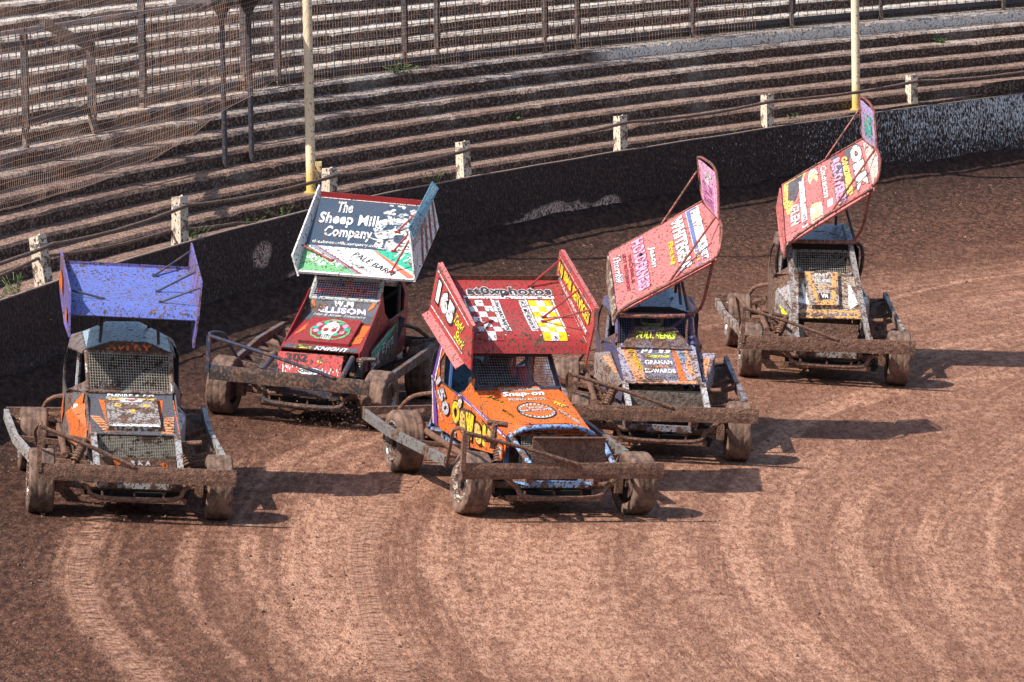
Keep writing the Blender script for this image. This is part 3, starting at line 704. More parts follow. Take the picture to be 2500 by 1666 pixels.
# ---- driver
def driver_mesh():
    vs = [(0, 0, 0), (0, -.02, .22), (0, -.03, .42), (0, -.02, .52), (0, -.03, .60),            # pelvis, waist, chest, neck, head
          (-.19, -.02, .44), (-.27, -.14, .24), (-.13, -.36, .27), (.19, -.02, .44), (.27, -.14, .24), (.13, -.36, .27),
          (-.10, -.12, .0), (-.12, -.48, .12), (-.10, -.80, -.06), (-.10, -.88, .0), (.10, -.12, .0), (.12, -.48, .12), (.10, -.80, -.06), (.10, -.88, .0)]
    ed = [(0, 1), (1, 2), (2, 3), (3, 4), (2, 5), (5, 6), (6, 7), (2, 8), (8, 9), (9, 10), (0, 11), (11, 12), (12, 13), (13, 14), (0, 15), (15, 16), (16, 17), (17, 18)]
    rad = [.15, .14, .17, .07, .08, .075, .052, .036, .075, .052, .036, .085, .065, .045, .04, .085, .065, .045, .04]
    for s, root in ((-1, 7), (1, 10)):      # fingers closing round the wheel rim
        for k in range(5):
            b = V(*vs[root]); L = (.05, .062, .066, .060, .048)[k]; i0 = len(vs)
            if k == 0: pts = [b + V(-s * .03, -.02, .015), b + V(-s * .045, -.045, .03)]
            else: pts = [b + V(s * (.028 - .018 * k), -.05, .02 - .004 * k), b + V(s * (.028 - .018 * k), -.05 - L * .5, .0), b + V(s * (.028 - .018 * k), -.05 - L * .3, -.035)]
            pr = root
            for q in pts: vs.append(tuple(q)); rad.append(.010); ed.append((pr, len(vs) - 1)); pr = len(vs) - 1
    me = bpy.data.meshes.new('person'); me.from_pydata(vs, ed, []); me.materials.append(simple('dark race suit', (.03, .03, .034), .85))
    o = bpy.data.objects.new('person', me); COL.objects.link(o)
    k = o.modifiers.new('skin', 'SKIN'); k.use_smooth_shade = True
    for i, r in enumerate(rad): me.skin_vertices[0].data[i].radius = (r, r * (.8 if i < 3 else 1))
    me.skin_vertices[0].data[0].use_root = True
    o.modifiers.new('sub', 'SUBSURF').levels = 1; o.modifiers['sub'].render_levels = 1
    return o
_drv = None
def add_driver(root, xc, y, z, label, helmcol):
    global _drv
    if _drv is None:
        _drv = driver_mesh(); o = _drv
    else: o = _drv.copy(); COL.objects.link(o)
    o.name = 'person'; o.matrix_world = root['_m'] @ Matrix.Translation((xc, y, z)) if False else MW[root.name] @ Matrix.Translation((xc, y, z))
    h = MB(); N = 20
    P = []
    for i in range(13):
        ph = -math.pi / 2 + math.pi * i / 12; zz = math.sin(ph); rr = math.cos(ph)
        P.append([V(.125 * rr * math.cos(a), (.150 if math.sin(a) < 0 else .135) * rr * math.sin(a), .155 * zz if zz > -.6 else -.093) for a in [k * 2 * math.pi / N for k in range(N)]])
    h.grid(P, close_v=True)
    h.build('helmet', paint('helmet ' + label[:12], helmcol, .1, .06, .25), o, smooth=True).location = (0, -.04, .66)
    vz = MB(); A = [math.radians(-90 + t) for t in range(-62, 63, 8)]
    vz.grid([[V(.129 * math.cos(a), .155 * math.sin(a), z_) for z_ in (-.035, .0, .045)] for a in A]); vz.build('visor', simple('dark visor', (.01, .012, .02), .08), o, smooth=True).location = (0, -.04, .66)
    tag(o, label, 'person', 'drivers in the stock cars')

MW = {}
def base_car(name, loc, yaw, label, c):
    """everything the five cars have in common; c holds the measured points (x right, y back, z up; origin under the front axle)"""
    e = bpy.data.objects.new(name, None); COL.objects.link(e)
    R = Matrix([list(r) for r in MP]).to_4x4() @ Matrix.Rotation(math.radians(yaw), 4, 'Z')
    e.matrix_world = Matrix.Translation(loc) @ R; MW[e.name] = e.matrix_world.copy()
    tag(e, label, 'stock car', 'stock cars racing on the shale')
    fr = c['frame']; xc = (c['sBL'][0] + c['sBR'][0]) / 2
    # chassis
    m = MB()
    for s in (-1, 1):
        x = xc + s * .34
        m.bar((x, -.42, .40), (x, .2, .34), .06, .09); m.bar((x, .2, .34), (x, 2.75, .34), .06, .10)
        m.bar((x, .30, .38), (x, .34, .70), .05, .05); m.bar((x, .95, .38), (x, 1.0, .86), .05, .05)
        m.bar((x, .30, .68), (x, 1.0, .84), .045, .045)
        m.bar((x, 1.9, .36), (x + s * .12, 1.95, .9), .05, .05)
        m.bar((x, 2.7, .36), (x, 2.35, .78), .045, .045)
    for y in (-.2, .5, 1.2, 1.9, 2.6): m.bar((xc - .34, y, .33), (xc + .34, y, .33), .06, .06)
    m.build('chassis', fr, e)
    m = MB(); m.box((xc, 1.25, .30), (.80, 1.9, .02)); m.box((xc, 2.42, .62), (.62, .30, .30)); m.build('floor_pan', DARK, e)
    # engine
    m = MB(); m.box((xc, .62, .52), (.34, .62, .34)); m.box((xc - .2, .62, .64), (.16, .56, .14), Matrix.Rotation(.5, 3, 'Y')); m.box((xc + .2, .62, .64), (.16, .56, .14), Matrix.Rotation(-.5, 3, 'Y'))
    m.tube([(xc, .28, .5), (xc, .22, .5)], .13, 16); m.box((xc, .6, .27), (.26, .5, .14)); m.build('engine', MUD, e, bevel=.01)
    # radiator
    rp = c['rad']; P = bilin(*rp)
    panel_mesh('radiator', Panel(lambda u, v: P.at(u, v, -.07)), DARK, e, .05, 1, 1)
    if c.get('radmesh'): wire_panel('radiator_grille', P, paint('grille wire', (.42, .38, .30), .25, .05), e, 44, 14, .0018)
    # axles, hubs, steering
    m = MB(); m.tube([(-.72, 0, .30), (-.4, 0, .27), (.4, 0, .27), (.72, 0, .30)], .035, 10)
    m.tube([(-.66, .16, .27), (.66, .16, .27)], .014, 8)
    for s in (-1, 1):
        m.box((s * .66, 0, .31), (.08, .12, .2)); m.tube([(s * .60, 0, .34), (s * .45, .75, .36)], .018, 8)
    m.build('front_axle', MUD, e)
    m = MB(); m.tube([(-.7, 2.226, .30), (.7, 2.226, .30)], .045, 10); m.tube([(-.16, 2.226, .30), (-.08, 2.226, .30), (.08, 2.226, .30), (.16, 2.226, .30)], [.05, .14, .14, .05], 14)
    for s in (-1, 1): m.tube([(s * .55, 2.2, .32), (s * .42, 1.4, .36)], .022, 8)
    m.build('rear_axle', MUD, e)
    for s in (-1, 1):
        m = MB(); a = V(xc + s * .47, .16, .68); b = V(s * .60, -.04, .34); d = (b - a)
        m.tube([a, a + d * .52], .040, 12); m.tube([a + d * .5, b], .020, 8); m.tube([a + V(-s * .02, 0, .0), a + V(s * .17, -.05, .03)], .024, 8)
        for k in range(7): q = a + d * (.1 + .07 * k); m.tube([q, q + d * .02], .050, 12)
        m.build('shock_absorber', c.get('shockmat', MUD), e)
    # wheels
    tf, tr = .843, .797
    for s in (-1, 1):
        add_wheel(e, s * tf, 0, .311, .25, False, math.radians(c.get('steer', 0)), c.get('rimL' if s < 0 else 'rimR', RIM))
        add_wheel(e, -.031 + s * tr, 2.226, .316, .275, True, 0, c.get('rimLr' if s < 0 else 'rimR', RIM))
    # bumper
    xl, xr, zl, zr = c['bump']; dz = .155; m = MB(); N = 24
    A = [V(xl + (xr - xl) * i / N, -.5, zl + (zr - zl) * i / N) for i in range(N + 1)]
    r = lambda p, k: V(0, .006 * hn(p.x * 9, p.z * 9, k), .005 * hn(p.x * 7, k * 1.0, 2))
    m.grid([[p + V(0, .03, 0), p + V(0, 0, 0) + r(p, 1), p + V(0, -.008, -dz * .3) + r(p, 2), p + V(0, -.006, -dz * .7) + r(p, 3), p + V(0, 0, -dz) + r(p, 4), p + V(0, .03, -dz)] for p in A], close_v=True)
    m.poly([A[0] + V(0, .03, 0), A[0], A[0] + V(0, 0, -dz), A[0] + V(0, .03, -dz)]); m.poly([A[-1] + V(0, .03, 0), A[-1] + V(0, .03, -dz), A[-1] + V(0, 0, -dz), A[-1]])
    m.build('front_bumper', c.get('bmat', MUD), e)
    m = MB()
    for s in (-1, 1): m.bar((xc + s * .34, -.47, .46), (xc + s * .34, -.1, .40), .07, .11)
    m.tube(smoothpts([(xc - .62, -.36, .46), (xc - .46, -.40, .34), (xc - .34, -.42, .24), (xc + .34, -.42, .24), (xc + .46, -.40, .34), (xc + .62, -.36, .46)], 4), .024, 8)
    m.bar((xc - .5, -.2, .19), (xc + .5, -.2, .19), .05, .05)
    for x in (-.3, .0, .28): m.tube([(xc + x, -.20, .26), (xc + x, -.2, .14)], .012, 6)
    m.build('bumper_support', c.get('bmat', MUD), e)
    # hoop over the outer front wheel
    H, D, B2 = V(c['hoop'][0]), V(c['hoop'][1]), V(c['hoop'][2]); hm = c.get('hmat', MUD); m = MB()
    m.bar((H.x, -.49, zl - dz * .5), (H.x, -.49, H.z), .045, .05)
    m.tube([H + V(0, 0, .0), H.lerp(D, .5) + V(0, -.0, .012), D + V(0, .0, .0)], .020, 8)
    m.tube(smoothpts([H, H + V(.0, .10, .02), B2, B2 + V(.04, .18, -.16), V(B2.x + .1, .34, .40)], 4), .018, 8)
    m.build('bumper_hoop', hm, e)
    # struts from bonnet corners to bumper
    for k in ('strL', 'strR'):
        m = MB(); a, b = V(c[k][0]), V(c[k][1]); m.tube([a, a.lerp(b, .5), b], .028, 10) if c.get('roundstr') else m.bar(a, b, .055, .045); m.build('front_strut', c.get('strmat', fr), e, bevel=0)
    # side rails
    for nm, sgn in (('railL', -1), ('railR', 1)):
        P_ = [V(p) for p in c[nm]]; m = MB(); rm = c.get('railmat', fr)
        for a, b in zip(P_[:-1], P_[1:]): m.bar(a, b + (b - a).normalized() * .015, .05, .10)
        m.build('side_rail', rm, e, bevel=.004)
        m = MB()
        for t in (.12, .38, .62, .88):
            L_ = t * (len(P_) - 1); i = min(int(L_), len(P_) - 2); q = P_[i].lerp(P_[i + 1], L_ - i); m.bar(q + V(0, 0, -.02), V(xc + sgn * .42, q.y + .02, .40), .045, .05)
        q0, q1 = P_[0], P_[-1]; xi = xc + sgn * .62
        m.tube([V(xi, q0.y - .1, .47), V(xi, q1.y + .25, .43)], .032, 8); m.tube([V(xi - sgn * .1, q0.y - .2, .38), V(xi - sgn * .1, q1.y + .1, .36)], .026, 8)
        m.bar(q0 + V(0, -.1, -.03), V(xc + sgn * .55, q0.y - .45, .62), .035, .035); m.bar(q1, V(xc + sgn * .40, .35, .42), .045, .05)
        m.build('rail_brace', c.get('bracemat', MUD), e)
    m = MB()
    m.box((xc, .02, .27), (.92, .03, .22)); m.box((xc, .25, .16), (.70, .55, .05)); m.box((xc - .5, .10, .33), (.14, .16, .16)); m.box((xc + .5, .10, .33), (.14, .16, .16)); m.box((xc, -.12, .20), (.62, .03, .10))  # undertray and parts, plus dark blocks added to deepen shade under the bumper
    for k in range(9): x = xc + random.uniform(-.6, .6); m.box((x, random.uniform(-.2, .05), random.uniform(.16, .34)), (random.uniform(.03, .10), .06, random.uniform(.03, .10)), Matrix.Rotation(random.random(), 3, 'Y'))
    m.build('undertray_shade_fill', DARK, e)
    # rear
    m = MB(); a, b = V(c['railL'][0]), V(c['railR'][0]); y = max(a.y, b.y) + .05
    m.bar((a.x, y, .50), (b.x, y, .56), .05, .12); m.tube(smoothpts([(a.x + .35, y - .1, .56), (a.x + .45, y - .25, .72), (xc - .3, y - .5, .80), (xc + .3, y - .5, .80), (b.x - .35, y - .25, .74), (b.x - .2, y - .1, .6)], 4), .022, 8)
    m.build('rear_bumper', c.get('bracemat', MUD), e)
    # cab: bonnet, dash, screen, roof
    bp = bilin(c['bFL'], c['bFR'], c['bBL'], c['bBR'])
    bon = panel_mesh('bonnet', bp, c['body'], e, .012, 8, 6)
    for s, a, b in ((-1, 'bFL', 'bBL'), (1, 'bFR', 'bBR')):
        m = MB(); a, b = V(c[a]), V(c[b]); P = bilin(a + V(0, 0, -.13), a, b + V(0, 0, -.22), b, flip=(s > 0)); m.poly([P.at(0, 0), P.at(1, 0), P.at(1, 1), P.at(0, 1)][:: s]); m.build('bonnet_side', c['body2'], e, solid=.01)
    m = MB(); a, b = V(c['bBL']), V(c['bBR']); d1, d2 = V(c['sBL']), V(c['sBR']); P = bilin(a, b, d1, d2)
    dash = panel_mesh('dash_panel', P, c.get('dashmat', c['body']), e, .012, 6, 2)
    sp = bilin(c['sBL'], c['sBR'], c['sTL'], c['sTR'])
    m = MB(); pts = [V(c[k]) for k in ('sBL', 'sBR', 'sTR', 'sTL')]
    for i in range(4):
        if i == 0 and c.get('nobar'): continue
        m.tube([pts[i], pts[i].lerp(pts[(i + 1) % 4], .5), pts[(i + 1) % 4]], c.get('pil', .020), 10)
    m.build('windscreen_frame', c.get('pilmat', fr), e)
    lo = c.get('meshlo', 0.0)
    wire_panel('windscreen_mesh', Panel(lambda u, v: sp.at(u, lo + (1 - lo) * v, .012)), c.get('meshmat', paint('mesh wire', (.40, .36, .30), .15, .05)), e, c.get('mx', 32), c.get('my', 14), c.get('mr', .0024))
    # roof
    F4, B4 = [V(p) for p in c['roofF']], [V(p) for p in c['roofB']]
    m = MB()
    for i in range(3): m.poly([F4[i], F4[i + 1], B4[i + 1], B4[i]])
    m.build('roof', c['roofmat'], e, solid=.012)
    m = MB(); m.poly([V(c['sTL']) + V(0, -.01, .02)] + [p + V(0, -.012, -.006) for p in F4] + [V(c['sTR']) + V(0, -.01, .02)]); m.build('sun_strip', c.get('stripmat', DARK), e, solid=.008)
    # side panels (ruled between bottom and top lines), rear pillars, roof sides
    panels = {}
    for s, bF, sB, sT, i4 in ((-1, 'bFL', 'sBL', 'sTL', 0), (1, 'bFR', 'sBR', 'sTR', 3)):
        xo = c['xo'][0] if s < 0 else c['xo'][1]; zt = c.get('zwin', .92)
        bot = [V(xo * .98, 2.32, .50), V(xo, 2.08, .48), V(xo, 1.5, .47), V((V(c[sB]).x + xo) / 2 + s * .0, 1.05, .46), V(V(c[bF]).x + s * .03, .22, .52)]
        topl = [V(xo, 2.32, .98), V(xo, 2.10, zt + .03), V(xo, 1.50, zt - .01), V(V(c[sB]).x + s * .03, 1.06, V(c[sB]).z - .01), V(c[bF]) + V(s * .015, .02, -.005)]
        us = [0, .15, .40, .62, 1.0]
        def fn(u, v, bot=bot, topl=topl):
            k = 0
            while k < 3 and u > us[k + 1]: k += 1
            t = (u - us[k]) / (us[k + 1] - us[k]); return (bot[k].lerp(bot[k + 1], t)).lerp(topl[k].lerp(topl[k + 1], t), v)
        P = Panel(fn, flip=(s > 0)); panels[s] = P
        m = MB()
        for k in range(4): m.poly([bot[k], bot[k + 1], topl[k + 1], topl[k]][::1 if s < 0 else -1])
        RT = V(xo * .90, 2.26, B4[i4].z - .06); WT = V(xo * .95, 2.02, c.get('zwt', 1.27)); WB = topl[1]; mid = V(xo * 1.0, 2.11, 1.14)
        fl = 1 if s < 0 else -1
        m.poly([topl[0], WB, mid, RT][::fl]); m.poly([mid, WT, RT][::fl])
        m.poly([WT, V(c[sT]) + V(s * .05, .02, -.03), V(c[sT]) + V(s * .012, 0, .02), F4[i4] + V(s * .006, 0, 0), B4[i4] + V(s * .006, 0, 0), RT][::fl])
        m.poly([topl[3], V(c[sB]) + V(s * .02, .05, .10), V(xo * .97, 1.36, zt + .05), topl[2]][::fl])
        m.build('side_panel', c['sidemat'], e, solid=.012)
        m = MB(); m.tube([V(c[sT]) + V(s * .04, .04, -.03), WT, mid, WB, topl[2] + V(0, 0, .005), V(xo * .97, 1.36, zt + .05)], .009, 6); m.build('window_edge', c.get('edgemat', BLACK), e)
        if s > 0 and c.get('netR'):
            m = MB(); m.poly([V(xo * .93, 1.30, zt - .02), V(xo * .93, 2.1, zt - .02), V(xo * .90, 2.1, 1.34), V(xo * .90, 1.36, 1.34)]); m.build('window_net', DARK, e, solid=.004)
    # cage, bulkhead, seat, wheel
    m = MB(); hx = abs(c['xo'][1] - c['xo'][0]) / 2 - .10; zr_ = min(B4[1].z, F4[1].z) - .06
    m.tube(smoothpts([(xc - hx, 1.95, .4), (xc - hx, 1.95, 1.15), (xc - hx * .8, 1.95, zr_ - .02), (xc + hx * .8, 1.95, zr_ - .02), (xc + hx, 1.95, 1.15), (xc + hx, 1.95, .4)], 4), .024, 8)
    m.tube([(xc - hx, 1.95, .6), (xc + hx, 1.95, 1.2)], .018, 6); m.tube([(xc, 1.95, 1.38), (xc, 2.5, .6)], .018, 6)
    m.build('roll_cage', c.get('cagemat', fr), e)
    m = MB(); m.box((xc, 2.24, .82), (hx * 1.9, .02, .72)); m.build('bulkhead', c.get('bulkmat', DARK), e)
    m = MB(); m.box((xc, 1.72, .52), (.40, .40, .06)); m.box((xc, 1.90, .86), (.40, .06, .62), Matrix.Rotation(-.12, 3, 'X')); m.box((xc - .2, 1.84, .82), (.05, .22, .4)); m.box((xc + .2, 1.84, .82), (.05, .22, .4)); m.box((xc - .17, 1.86, 1.14), (.04, .2, .16)); m.box((xc + .17, 1.86, 1.14), (.04, .2, .16))
    m.build('seat', simple('black seat', (.025, .025, .028), .7), e, bevel=.02)
    m = MB(); m.tube([V(xc + .16 * math.cos(a), 1.30 + .03 * math.sin(a), .95 + .155 * math.sin(a)) for a in np.linspace(0, 6.2832, 25)], .013, 8, False); m.bar((xc - .15, 1.30, .95), (xc + .15, 1.30, .95), .025, .02); m.tube([(xc, 1.3, .95), (xc, 1.0, .86)], .015, 6)
    m.build('steering_wheel', simple('black rim cover', (.03, .03, .03), .6), e)
    return e, bp, bon, dash, P, sp, panels, xc

def wing(e, W):
    """tilted roof aerofoil: BL, BR front corners, TL, TR back corners; camber and a rolled nose"""
    BL, BR, TL, TR = (V(W[k]) for k in ('BL', 'BR', 'TL', 'TR')); cam_ = W.get('camber', .05)
    n = ((BR - BL).cross(TL - BL)).normalized()
    def fn(u, v):
        p = (BL * (1 - u) + BR * u) * (1 - v) + (TL * (1 - u) + TR * u) * v
        k = -cam_ * (1 - (2 * v - 1) ** 2)
        nose = W.get('nose', .07) * max(0, 1 - v / .16) ** 2
        return p + n * (k - nose)
    P = Panel(fn)
    o = panel_mesh('wing', P, W['mat'], e, .028, 10, 22, v0=-.02)
    for side, key in ((-1, 'plL'), (1, 'plR')):
        if key in W:
            pts = [V(p) for p in W[key]]; nn = (pts[1] - pts[0]).cross(pts[2] - pts[0]).normalized()
            m = MB(); m.slab(pts, nn, .018); m.build('end_plate', W['platemat'] if not (key + 'm') in W else W[key + 'm'], o)
    for fl in W.get('flanges', []):
        m = MB(); pts = [V(p) for p in fl[0]]; m.slab(pts, (pts[1] - pts[0]).cross(pts[2] - pts[0]), .008); m.build('flange', fl[1], o)
    if 'lip' in W:
        h, mt = W['lip']; m = MB(); a, b = P.at(0, 1), P.at(1, 1); m.slab([a + V(0, 0, -.02), b + V(0, 0, -.02), b + n * h, a + n * h], (0, -1, 0), .01); m.build('rear_lip', mt, o)
    for t in W.get('tubes', []):
        m = MB(); m.tube(smoothpts(t[0], 4) if len(t[0]) > 2 else t[0], t[1], 8); m.build('brace', W['tubemat'], o, smooth=True)
    for a, b in W.get('braces', []):
        m = MB(); a3 = P.at(*a, .01); m.tube([a3, V(b)], .011, 8); m.box(a3, (.05, .04, .02)); m.build('brace', W.get('bracemat', W['tubemat']), o)
    for a, b in W.get('stays', []):
        m = MB(); m.tube([V(a), V(b)], .016, 8); m.build('wing_stay', W.get('staymat', BLACK), e)
    return o, P
Y4 = lambda *a: [V(p) for p in a]
def lerpP(a, b, t): return V(a).lerp(V(b), t)
def pod(e, pts_out, pts_top, mat, sgn):
    m = MB(); m.poly(pts_out[::1 if sgn < 0 else -1]); m.poly(pts_top[::1 if sgn < 0 else -1]); return m.build('side_pod', mat, e, solid=.01)

# colours
ORANGE = paint('orange paint', (.80, .155, .025), .07, .12); ORPALE = paint('pale orange paint', (.80, .33, .15), .14, .18)
BLUE = paint('wing blue', (.11, .165, .50), .05, .19); BLUED = paint('violet blue', (.14, .12, .42), .25, .2)
GREYBLUE = paint('blue grey roof paint', (.30, .40, .46), .05, .10); SLATE = paint('slate paint', (.085, .10, .125), .12, .14)
GREY = paint('grey steel', (.34, .34, .34), .25, .14, .5); LBLUE = paint('light blue steel', (.22, .40, .70), .20, .20, .35)
RED = paint('wing red', (.44, .040, .042), .08, .22); REDC = paint('dark red paint', (.34, .022, .03), .10, .12); PINKR = paint('faded red paint', (.58, .16, .15), .04, .12)
YELLOW = paint('yellow vinyl', (.85, .58, .02), .04, .08); LIME = paint('lime vinyl', (.70, .85, .06), .12, .12); PINK = paint('pink vinyl', (.72, .34, .50), .06, .10)
BLK = paint('black vinyl', (.015, .015, .018), .06, .1); PURP = paint('purple vinyl', (.13, .05, .33), .08, .1); NAVY = paint('navy steel', (.030, .045, .085), .2, .16)
GREENP = paint('mint green vinyl', (.03, .42, .27), .04, .07); GREENL = paint('leaf green vinyl', (.16, .42, .19), .04, .08); TEAL = paint('teal flange', (.12, .28, .36), .06, .08)
LILAC = paint('lilac grey paint', (.40, .38, .48), .30, .26); SKULL = paint('off white vinyl', (.62, .64, .60), .05, .08); BROWNY = paint('muddy tan paint', (.50, .40, .31), .34, .28)
GOLD = paint('gold vinyl', (.75, .50, .12), .1, .15)

# ---------------------------------------------------------------- car with the blue wing
A = dict(frame=GREY, body=SLATE, body2=ORANGE, sidemat=paint('grey orange side', (.16, .15, .16), .25, .2), roofmat=GREYBLUE, stripmat=paint('dark strip', (.02, .018, .018), .35, .1),
    sBL=(-.37, 1.06, 1.00), sBR=(.44, 1.06, 1.01), sTL=(-.40, 1.3, 1.36), sTR=(.42, 1.3, 1.355), bFL=(-.38, .15, .75), bFR=(.46, .15, .76), bBL=(-.37, 1.0, .93), bBR=(.44, 1.0, .955),
    roofF=[(-.40, 1.29, 1.385), (-.16, 1.29, 1.475), (.18, 1.29, 1.475), (.42, 1.29, 1.38)], roofB=[(-.40, 2.1, 1.42), (-.17, 2.1, 1.53), (.15, 2.1, 1.54), (.43, 2.1, 1.41)],
    rad=((-.31, .05, .55), (.42, .05, .555), (-.33, .12, .73), (.43, .12, .74)), radmesh=True, bump=(-.89, .97, .56, .56), hoop=((-.89, -.5, .91), (0, -.5, .56), (-.93, -.25, .82)),
    strL=((-.36, .13, .75), (-.34, -.42, .52)), strR=((.44, .13, .755), (.45, -.42, .52)), xo=(-.56, .56), mx=33, my=15, pil=.022, netR=True, pilmat=paint('muddy pillar', (.25, .22, .2), .6, .3),
    railL=[(-1.09, 2.5, .50), (-1.09, 2.25, .51), (-1.04, 1.35, .46), (-.90, .48, .42)], railR=[(.86, 2.45, .62), (.84, 1.7, .60), (.85, 1.3, .56), (.91, .42, .50)], railmat=paint('scraped grey rail', (.40, .39, .37), .14, .12, .5, .3), rimL=RIM, rimR=RIM)
e, bp, bon, dash, _, sp, sdp, xc = base_car('stock_car', (-3.679, 53.844, -.447), 7.55, 'stock car with a muddy blue wing and pale grey roof, nearest the wall at left', A)
L = Livery()
sc = Panel(lambda u, v: bp.at(.20 + .60 * u, .10 + .88 * v, .045))
panel_mesh('bonnet_scoop', sc, paint('mud spattered silver', (.40, .40, .41), .42, .40), e, .05, 6, 6)
L.patch(bp, [(.0, .52), (.12, .50), (.26, .06), (.16, .02)], ORPALE); L.patch(bp, [(.98, .52), (.86, .48), (.80, .04), (.94, .02)], ORPALE); L.patch(bp, [(.12, 1), (.19, 1), (.19, .3)], ORANGE); L.patch(bp, [(.82, 1), (.88, .98), (.82, .3)], ORANGE)
for k in range(6):
    t = .08 + k * .075; L.patch(bp, [(.03 + .19 * (.5 - t), t), (.25 - .30 * (t - .05), t), (.25 - .3 * (t - .05), t + .012), (.03 + .19 * (.5 - t), t + .012)], BLK, .005); L.patch(bp, [(.81, t), (.97, t), (.97, t + .012), (.81, t + .012)], BLK, .005)
L.patch(sc, [(.02, -.0), (.98, .0), (.94, .07), (.06, .07)], WHITE); L.patch(sc, [(.05, .86), (.35, .87), (.35, .91), (.05, .92)], GOLD); L.patch(sc, [(.65, .87), (.95, .86), (.95, .92), (.65, .91)], GOLD)
L.patch(sc, [(.22, .92), (.78, .92), (.68, .80), (.32, .80)], WHITE); L.patch(sc, [(.36, .89), (.64, .89), (.55, .83), (.45, .83)], RED, .005)
for u, v in ((.22, .70), (.78, .68), (.5, .50)): L.patch(sc, E(u, v, .075, .06), GOLD)
L.text(bilin(A['bBL'], A['bBR'], A['sBL'], A['sBR']), 'EMPIRE & CO', (.22, -.25), (.56, 0), (0, .9), WHITE, bold=.03, h=.02)
L.build(bon)
L = Livery(); st = bilin((-.16, 1.276, 1.37), (.18, 1.276, 1.37), (-.16, 1.276, 1.465), (.18, 1.276, 1.465)); L.text(st, 'AVERY', (-.15, .12), (1.3, 0), (0, .62), paint('orange letters', (.8, .13, .02), .25, .2), bold=.03); L.build(e)
L = Livery(); q = sdp[-1]
L.patch(q, [(.42, .55), (.62, 1.0), (.68, .35), (.5, .25)], ORANGE, .014); L.patch(q, [(.7, .1), (.98, .2), (.95, .9), (.72, .9)], ORPALE, .014); L.patch(q, E(.55, .62, .05, .16), WHITE, .017); L.patch(q, [(.1, .2), (.3, .9), (.34, .5), (.2, .1)], ORANGE, .014); L.build(e)
pod(e, [V(-.54, .98, .53), V(-.40, .22, .56), V(-.385, .22, .74), V(-.53, .98, .82)], [V(-.53, .98, .82), V(-.385, .22, .745), V(-.375, 1.0, .92)], ORANGE, -1)
pod(e, [V(.58, 1.0, .56), V(.48, .22, .56), V(.47, .22, .75), V(.58, 1.0, .82)], [V(.58, 1.0, .82), V(.47, .22, .755), V(.445, 1.0, .94)], paint('blue grey pod', (.33, .33, .38), .12, .14), 1)
m = MB(); m.box((.06, -.02, .515), (.74, .015, .085)); lp = m.build('lower_grille_plate', MUD, e)
L = Livery(); P = bilin((-.31, -.03, .47), (.43, -.03, .47), (-.31, -.03, .56), (.43, -.03, .56)); L.text(P, 'R K A', (.42, .25), (.26, 0), (0, .5), WHITE, bold=.05); L.patch(P, E(.25, .5, .05, .3, 9, .4), ORANGE); L.patch(P, E(.85, .3, .05, .25, 9, .4), ORANGE); L.build(lp)
WA = dict(BL=(-.61, .98, 1.88), BR=(.63, .98, 1.87), TL=(-.61, 2.0, 2.10), TR=(.62, 2.0, 2.09), mat=BLUE, camber=.06, nose=.10, platemat=BLUED, tubemat=NAVY, lip=(.03, BLUED),
    plL=[(-.65, 2.2, 2.20), (-.64, 2.2, 1.80), (-.63, 1.25, 1.62), (-.60, .88, 1.55), (-.61, .95, 1.99)], plR=[(.64, 2.2, 2.33), (.67, 1.0, 2.12), (.65, .92, 1.8), (.62, .95, 1.48), (.63, 2.2, 1.98)],
    braces=[((.71, .86), (.645, 2.1, 2.28)), ((.72, .52), (.655, 1.5, 2.16)), ((.73, .18), (.665, 1.02, 2.07)), ((.27, .2), (-.615, 1.25, 1.96))],
    stays=[((-.27, 1.34, 1.44), (-.24, 1.45, 1.86)), ((.30, 1.34, 1.44), (.27, 1.45, 1.86)), ((-.24, 2.0, 1.5), (-.26, 1.8, 1.98)), ((.24, 2.0, 1.5), (.26, 1.8, 1.98))])
o, P = wing(e, WA)
L = Livery(); q = bilin((-.652, 2.2, 1.85), (-.612, .95, 1.6), (-.652, 2.2, 2.15), (-.620, .95, 1.95)); L.patch(q, [(.1, .2), (.45, .3), (.4, .8), (.15, .8)], ORANGE, .006); L.patch(q, [(.8, .1), (.97, .15), (.97, .5), (.8, .5)], ORANGE, .006)
q = bilin((.64, 2.2, 2.0), (.62, .95, 1.55), (.64, 2.2, 2.3), (.66, 1.0, 2.05)); L.patch(q, [(.1, .35), (.5, .3), (.5, .7), (.1, .75)], ORPALE, .022); L.build(o)
add_driver(e, xc, 1.68, .56, 'driver behind the wire screen of the car with the blue wing', (.05, .05, .06))

